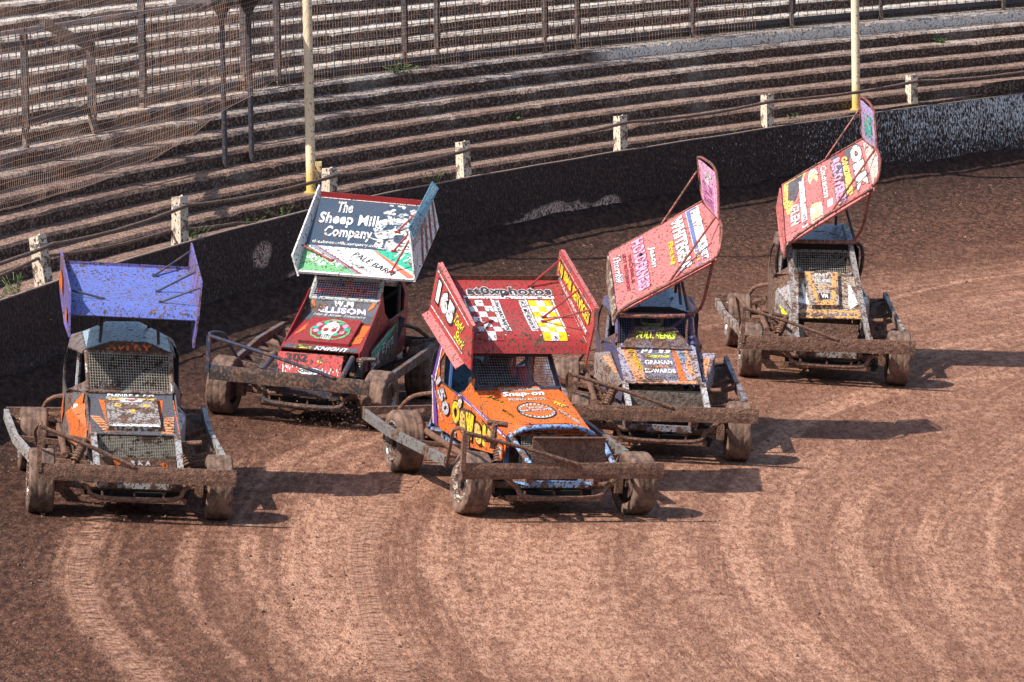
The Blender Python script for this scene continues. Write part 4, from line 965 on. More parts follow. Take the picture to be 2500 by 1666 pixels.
# ---------------------------------------------------------------- dark red car with the sheep picture wing
B = dict(frame=NAVY, body=REDC, body2=REDC, sidemat=REDC, roofmat=REDC, dashmat=SLATE,
    sBL=(-.27, 1.15, 1.14), sBR=(.50, 1.15, 1.16), sTL=(-.25, 1.35, 1.33), sTR=(.47, 1.35, 1.36), bFL=(-.29, .15, .74), bFR=(.55, .15, .75), bBL=(-.29, 1.04, 1.0), bBR=(.53, 1.04, 1.01),
    roofF=[(-.26, 1.34, 1.36), (0, 1.34, 1.42), (.24, 1.34, 1.42), (.48, 1.34, 1.38)], roofB=[(-.26, 2.15, 1.40), (0, 2.15, 1.46), (.3, 2.15, 1.46), (.5, 2.15, 1.40)],
    rad=((-.28, -.08, .48), (.42, -.08, .50), (-.31, .10, .70), (.40, .10, .71)), bump=(-.89, .84, .585, .575), hoop=((-.91, -.5, .89), (.47, -.5, .57), (-.82, -.25, .88)),
    strL=((-.35, .10, .66), (-.37, -.42, .52)), strR=((.50, .10, .70), (.50, -.42, .52)), xo=(-.46, .54), mx=27, my=9, pil=.024, pilmat=paint('grey white pillar', (.45, .50, .48), .06, .1), roundstr=True, strmat=NAVY, shockmat=BLACK,
    railL=[(-.84, 2.3, .62), (-.84, 1.9, .61), (-.88, 1.4, .57), (-.86, .45, .49)], railR=[(.98, 2.5, .66), (.99, 1.9, .64), (.95, 1.2, .58), (.88, .42, .50)], railmat=paint('dark scraped rail', (.13, .12, .125), .3, .15, .5), bmat=paint('black bumper', (.030, .032, .036), .42, .22, .4), hmat=NAVY, bracemat=paint('dark brace', (.04, .04, .045), .4, .2),
    steer=-3, meshmat=paint('white mesh', (.62, .62, .62), .05, .05, .4), bulkmat=DARK, zwin=.92)
e, bp, bon, dash, _, sp, sdp, xc = base_car('stock_car', (-2.241, 59.775, -.336), -12.24, 'dark red stock car with a slate sheep picture on its upright wing', B)
L = Livery(); dp = bilin(B['bBL'], B['bBR'], B['sBL'], B['sBR'])
sc = Panel(lambda u, v: bp.at(.17 + .66 * u, .14 + .66 * v, .035)); panel_mesh('bonnet_scoop', sc, REDC, e, .04, 6, 6)
L.patch(bp, [(.02, .0), (.98, .0), (.96, .11), (.04, .11)], SLATE); L.text(bp, 'Sam', (.16, .0), (.22, .0), (.0, .085), LIME, bold=.03, shear=.4); L.text(bp, 'KNIGHT', (.42, -.01), (.44, 0), (0, .10), WHITE, bold=.04, shear=.2)
L.patch(bp, [(.0, .78), (1, .78), (1, 1), (0, 1)], SLATE); L.text(bp, 'STOKE BRUERN', (.22, .79), (.60, 0), (0, .07), WHITE, bold=.04); L.text(bp, 'Hay & Straw Transport', (.14, .90), (.70, 0), (0, .09), WHITE, shear=.4, bold=.0)
L.patch(bp, [(.05, .35), (.14, .72), (.24, .76), (.12, .45)], ORANGE); L.patch(bp, [(.84, .20), (.95, .25), (.96, .74), (.84, .74), (.88, .5), (.80, .3)], ORANGE)
L.patch(sc, E(.5, .5, .40, .42, 18, .08), GREENL, .004); L.patch(sc, E(.5, .5, .37, .38, 18, .08), REDC, .006)
for k in range(12):
    a = k * .52; L.patch(sc, E(.5 + .30 * math.cos(a), .55 + .26 * math.sin(a), .06, .07, 8, .3), PINK if k % 2 else GREENP, .008)
L.patch(sc, E(.5, .52, .17, .30), SKULL, .009); L.patch(sc, R4(.40, .10, .60, .30), SKULL, .009); L.patch(sc, E(.42, .48, .05, .08), RED, .011); L.patch(sc, E(.58, .48, .05, .08), RED, .011)
for k in range(4): L.patch(sc, R4(.42 + .045 * k, .12, .43 + .045 * k, .24), BLK, .011)
L.text(dp, 'W.M', (.36, .50), (.28, 0), (0, .42), WHITE, PURP, bold=.05); L.text(dp, 'ELLISON', (.18, .04), (.64, 0), (0, .40), WHITE, PURP, bold=.05)
L.patch(dp, [(.04, .95), (.09, .95), (.12, .3), (.06, .6)], ORANGE, .006); L.patch(dp, [(.96, .95), (.91, .95), (.84, .3), (.93, .6)], ORANGE, .006)
L.build(bon)
L = Livery(); rp = bilin(*B['rad']); L.patch(rp, R4(0, .0, 1, 1), paint('red front plate', (.55, .05, .05), .1, .2), .002); L.text(rp, '302', (.12, .62), (.34, 0), (0, .34), BLK, bold=.05, h=.006)
for k in range(26):
    u = random.choice([random.uniform(.0, .24), random.uniform(.72, .97), random.uniform(0, 1)]); v = random.uniform(0, .35); L.patch(rp, [(u, v), (u + .018, v), (u + .012, v + random.uniform(.12, .25)), (u + .004, v + .1)], WHITE, .004)
L.patch(rp, E(.52, .22, .20, .19), BLK, .006); L.patch(rp, E(.52, .22, .185, .16), SKULL, .008); L.text(rp, 'CHAPMAN', (.38, .15), (.28, 0), (0, .15), BLK, bold=.06, h=.010); L.patch(rp, E(.66, .68, .05, .1, 8, .2), GOLD, .005); L.build(e)
L = Livery(); q = sdp[1]
pd = bilin((.56, 1.75, .47), (.50, .55, .46), (.56, 1.75, .86), (.52, .62, .70), flip=True); pd2 = Panel(lambda u, v: V(.575 + .02 * (1 - u), 1.75 - 1.15 * u, (.47 + .02 * u) * (1 - v) + v * (.93 - .22 * u)), flip=True)
panel_mesh('side_pod', pd2, paint('muddy dark green', (.035, .05, .045), .35, .2), e, .012, 6, 4, u0=.05)
L.patch(pd2, [(.45, .99), (.12, .96), (.60, .60), (1.0, .62), (1.0, .78)], GREENP, .004); L.patch(pd2, [(.42, 1.0), (.45, .95), (1.0, .86), (1.0, .92)], WHITE, .006)
L.text(pd2, 'UK', (.92, .15), (-.24, .0), (.02, .55), WHITE, bold=.04, h=.008); L.text(pd2, 'Byrn', (.62, .34), (-.38, .05), (0, .46), SKULL, bold=.01, h=.008); L.patch(pd2, R4(.90, .05, .99, .22), WHITE, .006); L.patch(pd2, R4(.90, .27, .99, .44), WHITE, .006)
L.build(e)
wire_panel('union_flag_backing', Panel(lambda u, v: sp.at(u, v, -.05)), paint('royal blue cords', (.03, .06, .35), .02, .05), e, 40, 14, .006)
m = MB(); k = MB()
for a, b in (((.42, 0), (.58, 1)), ((0, .40), (1, .62))): m.poly([sp.at(a[0], a[1], -.035), sp.at(b[0], a[1], -.035), sp.at(b[0], b[1], -.035), sp.at(a[0], b[1], -.035)])
for (a, b) in (((0, 0), (1, 1)), ((0, 1), (1, 0))):
    w_ = .05; m.poly([sp.at(a[0], a[1] - w_, -.040), sp.at(b[0], b[1] - w_, -.040), sp.at(b[0], b[1] + w_, -.040), sp.at(a[0], a[1] + w_, -.040)])
m.build('red_flag_bands', paint('flag red', (.5, .02, .03), .03, .06), e, solid=.004)
WB = dict(BL=(-.38, 1.0, 1.45), BR=(.90, 1.0, 1.47), TL=(-.45, 2.1, 2.11), TR=(.70, 2.1, 2.11), mat=WHITE, camber=.0, nose=.0, platemat=WHITE, tubemat=RED, bracemat=RED, lip=(.07, paint('clean red lip', (.5, .03, .03), .02, .06)),
    plL=[(-.51, 2.2, 2.22), (-.46, 2.2, 2.02), (-.375, .98, 1.38), (-.45, .96, 1.60)], plR=[(.75, 2.18, 2.30), (.83, .98, 1.96), (.92, .98, 1.44), (.86, 2.2, 1.88)],
    braces=[((.79, .60), (.76, 1.85, 2.14)), ((.79, .34), (.80, 1.35, 1.99)), ((.80, .06), (.83, 1.12, 1.93)), ((.26, .15), (-.42, 1.28, 1.68))],
    stays=[((-.1, 1.5, 1.42), (-.1, 1.6, 1.78)), ((.34, 1.5, 1.42), (.34, 1.6, 1.78))])
fl = [(.76, 2.19, 2.37), (.835, 2.19, 2.30), (.875, .97, 1.91), (.815, .97, 2.01)]; WB['flanges'] = [(fl[::-1], TEAL)]
o, P = wing(e, WB)
L = Livery(); SL = paint('slate picture', (.045, .075, .115), .02, .05)
L.patch(P, R4(.0, .34, 1, .985), SL); L.patch(P, [(0, .34), (0, 0), (.50, 0)], GREENL, .003); L.patch(P, [(.03, .338), (.09, .338), (.53, .0), (.50, .0)], paint('grey band', (.26, .27, .33), .03, .05), .004)
L.patch(P, [(.09, .338), (.105, .338), (.56, .0), (.53, .0)], RED, .005); L.patch(P, [(.60, .338), (1, .338), (1, .06)], GREENP, .003); L.patch(P, [(.60, .338), (.615, .338), (1.0, .02), (1, .0), (.93, .0)], paint('coral vinyl', (.75, .16, .09), .02, .05), .005)
for k in range(170):       # the flock of sheep photographed on the wing
    v = .38 + .58 * random.random(); t = (v - .38) / .58; u = .97 - (.42 * (1 - t * .3)) * random.random() ** 1.2 * (1 if v > .5 else .75); r = .075 * (1 - t) ** 1.3 + .014
    L.patch(P, E(u, v, min(r, .985 - u), r * .75, 9, .15), random.choice([SKULL, SKULL, paint('grey wool', (.30, .33, .36), .03, .06), paint('pale wool', (.45, .49, .50), .03, .06), SL]), .0035 + .00002 * k); L.patch(P, E(u - r * .5, v + r * .25, r * .22, r * .16, 6), BLK, .0036 + .00002 * k) if r > .02 else None
L.text(P, 'The', (.19, .80), (.15, .0), (0, .15), WHITE, bold=.03, h=.008); L.text(P, 'Sheep Milk', (.05, .60), (.60, .0), (0, .19), WHITE, bold=.03, h=.008); L.text(P, 'Company', (.13, .43), (.44, 0), (0, .18), WHITE, bold=.03, h=.008)
L.text(P, 'thesheepmilkcompany.co.uk | 07703 129', (.05, .355), (.92, 0), (0, .055), WHITE, bold=.01, h=.008)
L.text(P, 'LAKESIDE', (.09, .22), (.24, -.16), (.03, .05), WHITE, bold=.0, h=.006); L.text(P, 'SOAP', (.04, .17), (.16, -.12), (.03, .06), WHITE, bold=.03, h=.006)
L.text(P, 'PALÈ BARN', (.43, .24), (.38, -.24), (.04, .07), BLK, bold=.0, shear=.2, h=.006); L.text(P, 'Bed & Breakfast', (.42, .13), (.22, -.12), (.02, .03), paint('grey script', (.2, .2, .2), .03, .05), bold=-.005, shear=.4, h=.006); L.text(P, '117k', (.80, .27), (.17, -.12), (.03, .08), WHITE, bold=.02, shear=.2, h=.006)
q = bilin(fl[3], fl[0], fl[2], fl[1], flip=True); L.text(bilin(fl[2], fl[1], fl[3], fl[0]), 'INDEPENDENT MERC SPECIALISTS', (.05, .25), (.90, 0), (0, .5), SKULL, bold=.0, h=.004)
q = bilin((.92, .98, 1.44), (.86, 2.2, 1.88), (.835, .98, 1.94), (.76, 2.18, 2.28)); L.text(q, 'RACEPARTS', (.06, .6), (.5, .0), (0, .2), paint('grey script', (.2, .2, .2), .03, .05), bold=.0, h=.006)
for k in range(4): L.patch(q, [(.30 + .18 * k, 0.02), (.36 + .18 * k, .02), (.48 + .16 * k, .75), (.44 + .16 * k, .75)], paint('maroon stripe', (.28, .03, .03), .03, .06), .004)
L.build(o)
add_driver(e, xc, 1.72, .56, 'driver hidden behind the flag mesh of the dark red car', (.4, .02, .03))

# ---------------------------------------------------------------- orange car with the red chequered wing
C = dict(frame=LBLUE, body=ORANGE, body2=ORANGE, sidemat=ORANGE, roofmat=ORANGE, dashmat=ORANGE,
    sBL=(-.49, 1.05, 1.045), sBR=(.37, 1.05, 1.055), sTL=(-.47, 1.40, 1.34), sTR=(.37, 1.40, 1.34), bFL=(-.42, .18, .745), bFR=(.43, .18, .765), bBL=(-.50, 1.0, 1.02), bBR=(.35, 1.0, 1.05),
    roofF=[(-.47, 1.40, 1.35), (-.2, 1.40, 1.40), (.15, 1.40, 1.40), (.37, 1.40, 1.35)], roofB=[(-.50, 2.15, 1.38), (-.2, 2.15, 1.42), (.15, 2.15, 1.42), (.40, 2.15, 1.38)],
    rad=((-.34, -.02, .50), (.40, -.02, .52), (-.32, .12, .74), (.38, .12, .76)), radmesh=True, bump=(-1.11, .95, .585, .595), hoop=((-1.11, -.5, .89), (.06, -.5, .58), (-1.10, -.12, .84)),
    strL=((-.41, .16, .73), (-.37, -.44, .52)), strR=((.50, .02, .69), (.48, -.44, .52)), xo=(-.53, .46), mx=32, my=13, pil=.026, pilmat=NAVY, roundstr=True, strmat=LBLUE,
    railL=[(-1.10, 2.72, .50), (-1.10, 2.55, .49), (-1.16, 1.70, .50), (-1.06, 1.0, .47), (-.98, .42, .44)], railR=[(.92, 2.5, .6), (.9, 1.6, .57), (.9, .45, .5)], railmat=paint('worn black rail', (.17, .175, .17), .16, .12, .45), steer=-6, rimL=RIMCREAM, rimLr=RIM, bulkmat=paint('blue bulkhead', (.10, .28, .48), .1, .1), meshmat=paint('blue grey mesh', (.20, .22, .27), .1, .05), zwin=.92, bracemat=MUD, cagemat=paint('blue tube', (.05, .12, .30), .1, .1))
e, bp, bon, dash, _, sp, sdp, xc = base_car('stock_car', (.357, 55.273, -.71), 19.17, 'orange stock car number 165 with a red chequered wing, foremost in the centre', C)
L = Livery(); sc = Panel(lambda u, v: bp.at(.24 + .50 * u + .05 * (1 - v) * (u - .5), .14 + .86 * v, .05)); panel_mesh('bonnet_scoop', sc, ORANGE, e, .05, 6, 6)
L.text(sc, 'DARREN MOLYNEUX', (.02, .88), (.96, 0), (0, .07), SKULL, BLK, bold=.02, h=.006); L.text(sc, 'Snap-on', (-.02, .70), (1.02, .02), (0, .16), WHITE, BLK, bold=.05, shear=.25); L.text(sc, 'RISING AUTOS', (.05, .62), (.86, 0), (0, .06), SKULL, BLK, bold=.02, h=.006)
L.patch(sc, E(.5, .34, .44, .225, 28), BLK, .004); L.patch(sc, E(.5, .34, .41, .195, 28), SKULL, .0055); L.patch(sc, E(.5, .34, .36, .155, 28), ORANGE, .007)
for k in range(26):
    a = k * .2417; L.patch(sc, [(.5 + .41 * math.cos(a), .34 + .18 * math.sin(a)), (.5 + .41 * math.cos(a + .1), .34 + .18 * math.sin(a + .1)), (.5 + .34 * math.cos(a + .2), .34 + .14 * math.sin(a + .2))], BLK, .0085)
L.text(sc, 'Special', (.30, .38), (.40, 0), (0, .07), SKULL, BLK, bold=.02, shear=.3, h=.010); L.patch(sc, [(.08, .30), (.92, .34), (.92, .42 - .04), (.08, .36)], BLK, .009); L.text(sc, 'HENRY WHITE-SETTER', (.12, .305), (.76, .03), (0, .045), WHITE, bold=.02, h=.011)
L.text(bp, 'JET', (.05, .88), (.16, -.22), (.05, .06), BLK, YELLOW, bold=.03, shear=.2); L.text(bp, 'MICHAEL VINALL', (.12, .55), (.14, -.34), (.04, .05), BLK, YELLOW, bold=.02); L.text(bp, 'TRC', (.80, .70), (.10, -.12), (.04, .05), LIME, BLK, bold=.03); L.text(bp, 'MOTOR SPORT', (.80, .52), (.13, -.34), (.03, .04), SKULL, BLK, bold=.02)
L.patch(bp, [(.27, .02), (.76, .02), (.76, .11), (.27, .11)], WHITE, .004); L.text(bp, 'KMR', (.31, .035), (.40, 0), (0, .065), RED, bold=.06, h=.007); L.patch(bp, [(.02, .02), (.24, .04), (.24, .085), (.0, .065)], PURP, .004); L.patch(bp, [(.02, .035), (.24, .05), (.24, .07), (.0, .05)], SKULL, .006); L.patch(bp, [(.79, .02), (1, .02), (1, .06), (.79, .08)], PURP, .004)
L.build(bon)
m = MB(); m.tube(smoothpts([(-.45, .14, .70), (-.40, .12, .755), (-.26, .06, .835), (.18, .05, .845), (.40, .12, .775), (.46, .12, .72)], 4), .026, 10); m.build('nose_bar', LBLUE, e, smooth=True)
m = MB(); P = bilin((-.26, .08, .825), (.18, .07, .835), C['bFL'], C['bFR']); m.poly([V(-.42, .18, .745), V(-.26, .08, .82), V(.18, .07, .83), V(.43, .18, .765), V(.30, .34, .84), V(-.30, .34, .84)]); m.build('nose_panel', ORANGE, e, solid=.01)
m = MB(); m.box((.055, -.22, .655), (.75, .012, .275)); m.box((.055, -.24, .795), (.75, .05, .01)); m.build('stone_guard', MUD, e)
L = Livery(); q = sdp[-1]
L.patch(q, [(.36, 1.0), (.46, 1.0), (1.0, .97), (1.0, .80), (.55, .80)], PURP, .014); L.patch(q, [(.42, .98), (.46, .99), (1.0, .90), (1.0, .84)], WHITE, .016)
rq = Panel(lambda u, v: V(-.535 + .035 * v, 2.34 - .06 * v - .20 * u, .93 + .42 * v)); L.patch(rq, [(.15, 0), (.50, 0), (.75, 1), (.50, 1)], PURP, .012); L.patch(rq, [(.55, 0), (.72, 0), (.9, 1), (.80, 1)], WHITE, .012)
L.patch(q, [(.01, .98), (.05, .98), (.17, .02), (.10, .02)], PURP, .014); L.patch(q, [(.0, .98), (.015, .98), (.09, .02), (.07, .02)], WHITE, .016)
for j, (ch, u, v, h_) in enumerate((('O', .36, .36, .50), ('s', .475, .22, .44), ('w', .56, .16, .46), ('e', .67, .14, .40), ('l', .765, .14, .50), ('l', .82, .12, .50), ('!', .875, .15, .40))):
    L.text(q, ch, (u, v), ((.105 if ch in 'Ow' else .085) if ch not in 'l!' else .035, -.03), (-.01, h_), GOLD if j % 2 else YELLOW, BLK, bold=.07, h=.019, ow=.06)
L.patch(q, E(.46, .82, .035, .14), BLK, .018); L.patch(q, E(.46, .80, .027, .10), WHITE, .020); L.patch(q, E(.46, .79, .015, .06), GOLD, .022)
L.text(q, '150', (.10, .93), (.16, -.60), (.07, .20), paint('silver vinyl', (.5, .48, .52), .05, .08), BLK, bold=.05, h=.018); L.text(q, 'Johns & Son Ltd', (.07, .75), (.15, -.55), (.02, .08), WHITE, bold=.0, h=.018); L.patch(q, R4(.36, .03, .42, .15), WHITE, .016)
L.build(e)
m = MB(); pq = bilin((-.56, .50, .555), (-.56, -.02, .535), (-.56, .50, .70), (-.56, -.02, .665)); rp_ = panel_mesh('side_flap', pq, ORANGE, e, .01, 2, 2)
L = Livery(); L.patch(pq, R4(.58, .25, .95, .85), WHITE, .003); L.text(pq, '07718', (.6, .56), (.33, 0), (0, .24), BLK, bold=.02, h=.006); L.text(pq, '375655', (.6, .29), (.33, 0), (0, .22), BLK, bold=.02, h=.006); L.build(rp_)
m = MB(); m.tube([(-.60, .14, .62), (-.60, .12, .86)], .03, 8); m.tube([(-.66, .18, .87), (-.46, .14, .85)], .03, 8); m.tube([(-.80, .3, .5), (-.80, .3, .75)], .022, 8); m.build('steering_damper', MUD, e)
WCc = dict(BL=(-.64, .98, 1.57), BR=(.63, .98, 1.57), TL=(-.53, 2.1, 1.98), TR=(.70, 2.1, 1.99), mat=RED, camber=.05, nose=.13, platemat=RED, tubemat=REDC, lip=(.045, MUD),
    plL=[(-.59, 2.2, 2.12), (-.68, 2.12, 1.66), (-.69, .90, 1.33), (-.64, .84, 1.27), (-.63, .88, 1.69)], plR=[(.71, 2.2, 2.28), (.67, .95, 1.88), (.655, .9, 1.7), (.60, .93, 1.27), (.65, 1.05, 1.42), (.69, 2.2, 1.92)],
    braces=[((.70, .90), (.705, 2.1, 2.22)), ((.72, .42), (.69, 1.45, 2.02)), ((.70, .34), (.672, 1.0, 1.87)), ((.26, .34), (-.60, 1.0, 1.66)), ((.06, .75), (-.60, 1.5, 1.82))],
    stays=[((-.25, 1.55, 1.40), (-.25, 1.6, 1.66)), ((.18, 1.55, 1.40), (.18, 1.6, 1.66)), ((.42, 1.9, 1.36), (.45, 1.6, 1.66))])
WCc['flanges'] = [([(-.68, 2.12, 1.66), (-.76, 2.10, 1.62), (-.77, .92, 1.27), (-.69, .90, 1.33)], PINKR), ([(-.59, 2.2, 2.13), (-.63, .88, 1.70), (-.60, .88, 1.715), (-.54, 2.2, 2.14)], PINKR), ([(.71, 2.2, 2.285), (.67, .95, 1.885), (.71, .95, 1.88), (.75, 2.2, 2.28)], PINKR)]
o, P = wing(e, WCc)
L = Livery()
for u0, ca in ((.125, (RED, WHITE)), (.645, (YELLOW, WHITE))):
    for i in range(3):
        for j in range(7):
            L.patch(P, R4(u0 + i * .066, .70 - (j + 1) * .092, u0 + (i + 1) * .066, .70 - j * .092), ca[(i + j) % 2], .003, 2)
    for k in (-.022, .205): L.patch(P, R4(u0 + k, .10, u0 + k + .014, .715), WHITE, .003, 4)
for u0 in (.345, .565):
    L.patch(P, R4(u0, .16, u0 + .052, .70), WHITE, .003, 4); L.text(P, 'LINGUARD MARTIN' if u0 < .5 else 'ACE MOTORSPORT', (u0 + .01, .69), (0, -.52), (.032, 0), BLK, bold=.01, h=.007)
L.patch(P, R4(.11, .725, .88, .765), WHITE, .003); L.text(P, 'st0xphotos', (.15, .745), (.72, 0), (0, .145), paint('charcoal vinyl', (.05, .05, .055), .04, .06), WHITE, bold=.035, h=.008, ow=.05)
q = bilin((-.68, 2.12, 1.66), (-.69, .90, 1.33), (-.59, 2.2, 2.12), (-.63, .88, 1.69))
L.text(q, '165', (.12, .36), (.46, -.02), (.0, .48), WHITE, BLK, bold=.08, h=.012, ow=.08); L.text(q, 'Todd', (.60, .50), (.22, .0), (.03, .26), LIME, bold=.01, shear=.3, h=.010); L.text(q, 'Stark', (.68, .22), (.24, 0), (.03, .26), LIME, bold=.01, shear=.3, h=.010)
for a, b in (((.05, .15), (.93, .15)), ((.05, .92), (.93, .92)), ((.05, .15), (.05, .92))): 
    d = .004; L.patch(q, [(a[0] - d, a[1] - d * 3), (b[0] + d, b[1] - d * 3), (b[0] + d, b[1] + d * 3), (a[0] - d, a[1] + d * 3)], WHITE, .009)
q = bilin((.69, 2.2, 1.92), (.62, .95, 1.42), (.71, 2.2, 2.28), (.67, .95, 1.88)); L.text(q, 'NJ SMB SERVICES', (.06, .46), (.88, -.0), (.0, .34), YELLOW, BLK, bold=.05, h=.028, ow=.05); L.text(q, 'TECHNICAL AUTOMOTIVE AND MOTORSPORT', (.06, .30), (.88, 0), (0, .11), WHITE, bold=.02, h=.026); L.patch(q, R4(.03, .88, .97, .895), WHITE, .024); L.patch(q, R4(.03, .20, .97, .21), WHITE, .024)
L.build(o)
m = MB(); m.bar((.10, 1.7, .95), (.10, 1.72, 1.38), .05, .02); m.build('seat_belt', paint('red strap', (.55, .02, .02), .02, .03), e); m = MB(); m.box((.22, 1.78, 1.02), (.10, .12, .28)); m.build('extinguisher', paint('red strap', (.55, .02, .02), .02, .03), e, bevel=.03)
add_driver(e, xc, 1.70, .56, 'driver behind the wire screen of the orange car number 165', (.02, .02, .025))

# ---------------------------------------------------------------- lilac and orange car with a raised faded red wing
D = dict(frame=paint('grey lilac steel', (.24, .24, .30), .3, .2), body=LILAC, body2=LILAC, sidemat=paint('navy side', (.05, .06, .16), .2, .2), roofmat=paint('gloss blue black roof', (.035, .07, .14), .05, .1, .12), dashmat=LILAC,
    sBL=(-.39, 1.06, 1.0), sBR=(.41, 1.06, 1.02), sTL=(-.39, 1.36, 1.27), sTR=(.39, 1.36, 1.30), bFL=(-.34, .18, .72), bFR=(.45, .18, .75), bBL=(-.39, 1.0, .98), bBR=(.42, 1.0, 1.01),
    roofF=[(-.38, 1.36, 1.30), (-.15, 1.36, 1.36), (.18, 1.36, 1.37), (.39, 1.36, 1.32)], roofB=[(-.33, 2.1, 1.38), (-.12, 2.1, 1.46), (.20, 2.1, 1.47), (.36, 2.1, 1.41)],
    rad=((-.30, -.05, .52), (.44, -.05, .54), (-.31, .10, .70), (.45, .10, .72)), bump=(-.93, 1.0, .575, .63), hoop=((-.96, -.5, .89), (.10, -.5, .60), (-.98, -.15, .80)),
    strL=((-.35, .15, .72), (-.33, -.42, .54)), strR=((.46, .15, .75), (.48, -.42, .57)), xo=(-.53, .54), mx=32, my=12, pil=.022, pilmat=paint('violet pillar', (.10, .09, .22), .25, .2), strmat=paint('grey white strut', (.5, .5, .5), .25, .15), nobar=True,
    railL=[(-1.05, 2.5, .55), (-1.06, 1.7, .53), (-1.0, .9, .5), (-.9, .42, .48)], railR=[(.90, 2.45, .66), (.91, 1.7, .60), (.92, 1.2, .58), (.94, .42, .54)], railmat=paint('grey lilac steel', (.24, .24, .30), .3, .2), zwin=.93, meshmat=paint('blue mesh wire', (.06, .07, .14), .1, .05))
e, bp, bon, dash, _, sp, sdp, xc = base_car('stock_car', (1.465, 58.921, -.659), 3.22, 'lilac and orange stock car behind the orange one, its faded red wing tilted steeply', D)
L = Livery()
hump = Panel(lambda u, v: (V(-.36, .90, .985) * (1 - u) + V(.39, .90, 1.0) * u) * (1 - v) + (V(-.21, 1.13, 1.175) * (1 - u) + V(.22, 1.13, 1.19) * u) * v)
hp = panel_mesh('scoop_rise', hump, paint('mud coated scoop', (.18, .16, .2), .5, .4), e, .03, 4, 3)
L.text(hump, '"FULL SEND"', (.10, .42), (.80, 0), (0, .34), LIME, bold=.04, h=.006)
L.patch(bp, [(.04, .92), (.22, .92), (.30, .04), (.14, .06)], ORPALE); L.patch(bp, [(.70, .92), (.75, .88), (.82, .08), (.72, .06)], ORANGE); L.patch(bp, [(.86, .90), (.90, .90), (.95, .1), (.84, .3)], ORPALE); L.patch(bp, [(.10, .0), (.95, .0), (.95, .09), (.6, .03), (.14, .10)], ORPALE)
L.patch(bp, [(.27, .10), (.72, .10), (.68, .93), (.27, .93)], paint('dull violet panel', (.20, .19, .28), .25, .25), .004)
L.text(bp, 'F1 33', (.28, .80), (.40, 0), (0, .10), WHITE, bold=.06, h=.008, shear=.3); L.text(bp, 'Scania', (.31, .68), (.34, 0), (0, .09), LIME, bold=.03, shear=.5, h=.008)
L.text(bp, 'GRAHAM', (.31, .50), (.36, 0), (0, .11), WHITE, bold=.04, h=.008); L.text(bp, 'Trailers', (.37, .41), (.25, 0), (0, .08), ORPALE, bold=.02, shear=.4, h=.008); L.text(bp, 'EDWARDS', (.29, .27), (.40, 0), (0, .11), WHITE, bold=.04, h=.008)
L.text(bp, 'CREATIONLIAN', (.26, .11), (.48, 0), (0, .07), BLK, WHITE, bold=.03, shear=.4, h=.008); L.text(bp, 'F.P. MULVENEY', (.12, .88), (.10, -.55), (.06, .02), YELLOW, BLK, bold=.02, h=.008); L.text(bp, 'RACING', (.77, .85), (.05, -.26), (.07, .0), paint('sky vinyl', (.15, .42, .60), .08, .1), bold=.02, h=.008)
L.build(bon)
for s, top_, bk in ((-1, (-.61, 1.1, .88), (-.46, 1.1, .90)), (1, (.65, 1.1, .94), (.49, 1.1, .93))):
    x0 = D['bFL'][0] if s < 0 else D['bFR'][0]; t = V(top_)
    po = pod(e, [t, V(t.x + s * -.005, 1.1, .62), V(x0 + s * .10, .55, .58), V(x0 + s * .03, .25, .70)][::-1], [t, V(x0 + s * .03, .25, .71), V(bk)], paint('tan pod', (.30, .24, .21), .2, .2) if s < 0 else LILAC, s)
    L = Livery(); q = bilin((x0 + s * .03, .26, .712), t, (x0 + s * .03, .26, .714), bk, flip=(s < 0)); n_ = q.at(.5, .5, .01).z > q.at(.5, .5).z; L.patch(q, [(.25, .1), (.85, .2), (.85, .8), (.3, .8)], ORPALE, .006 if n_ else -.006); L.build(po)
m = MB(); m.box((.07, -.12, .61), (.77, .012, .17)); m.build('stone_guard', mudmat('speckled mud', (.07, .04, .03), (.34, .26, .21), 1.4), e)
m = MB(); m.tube([(-.46, 1.0, 1.30), (0, .99, 1.315), (.30, 1.0, 1.335)], .022, 8); m.build('visor_bar', paint('muddy red bar', (.35, .12, .08), .4, .3), e)
def tilt_wing(e, W, red):
    o, P = wing(e, W); return o, P
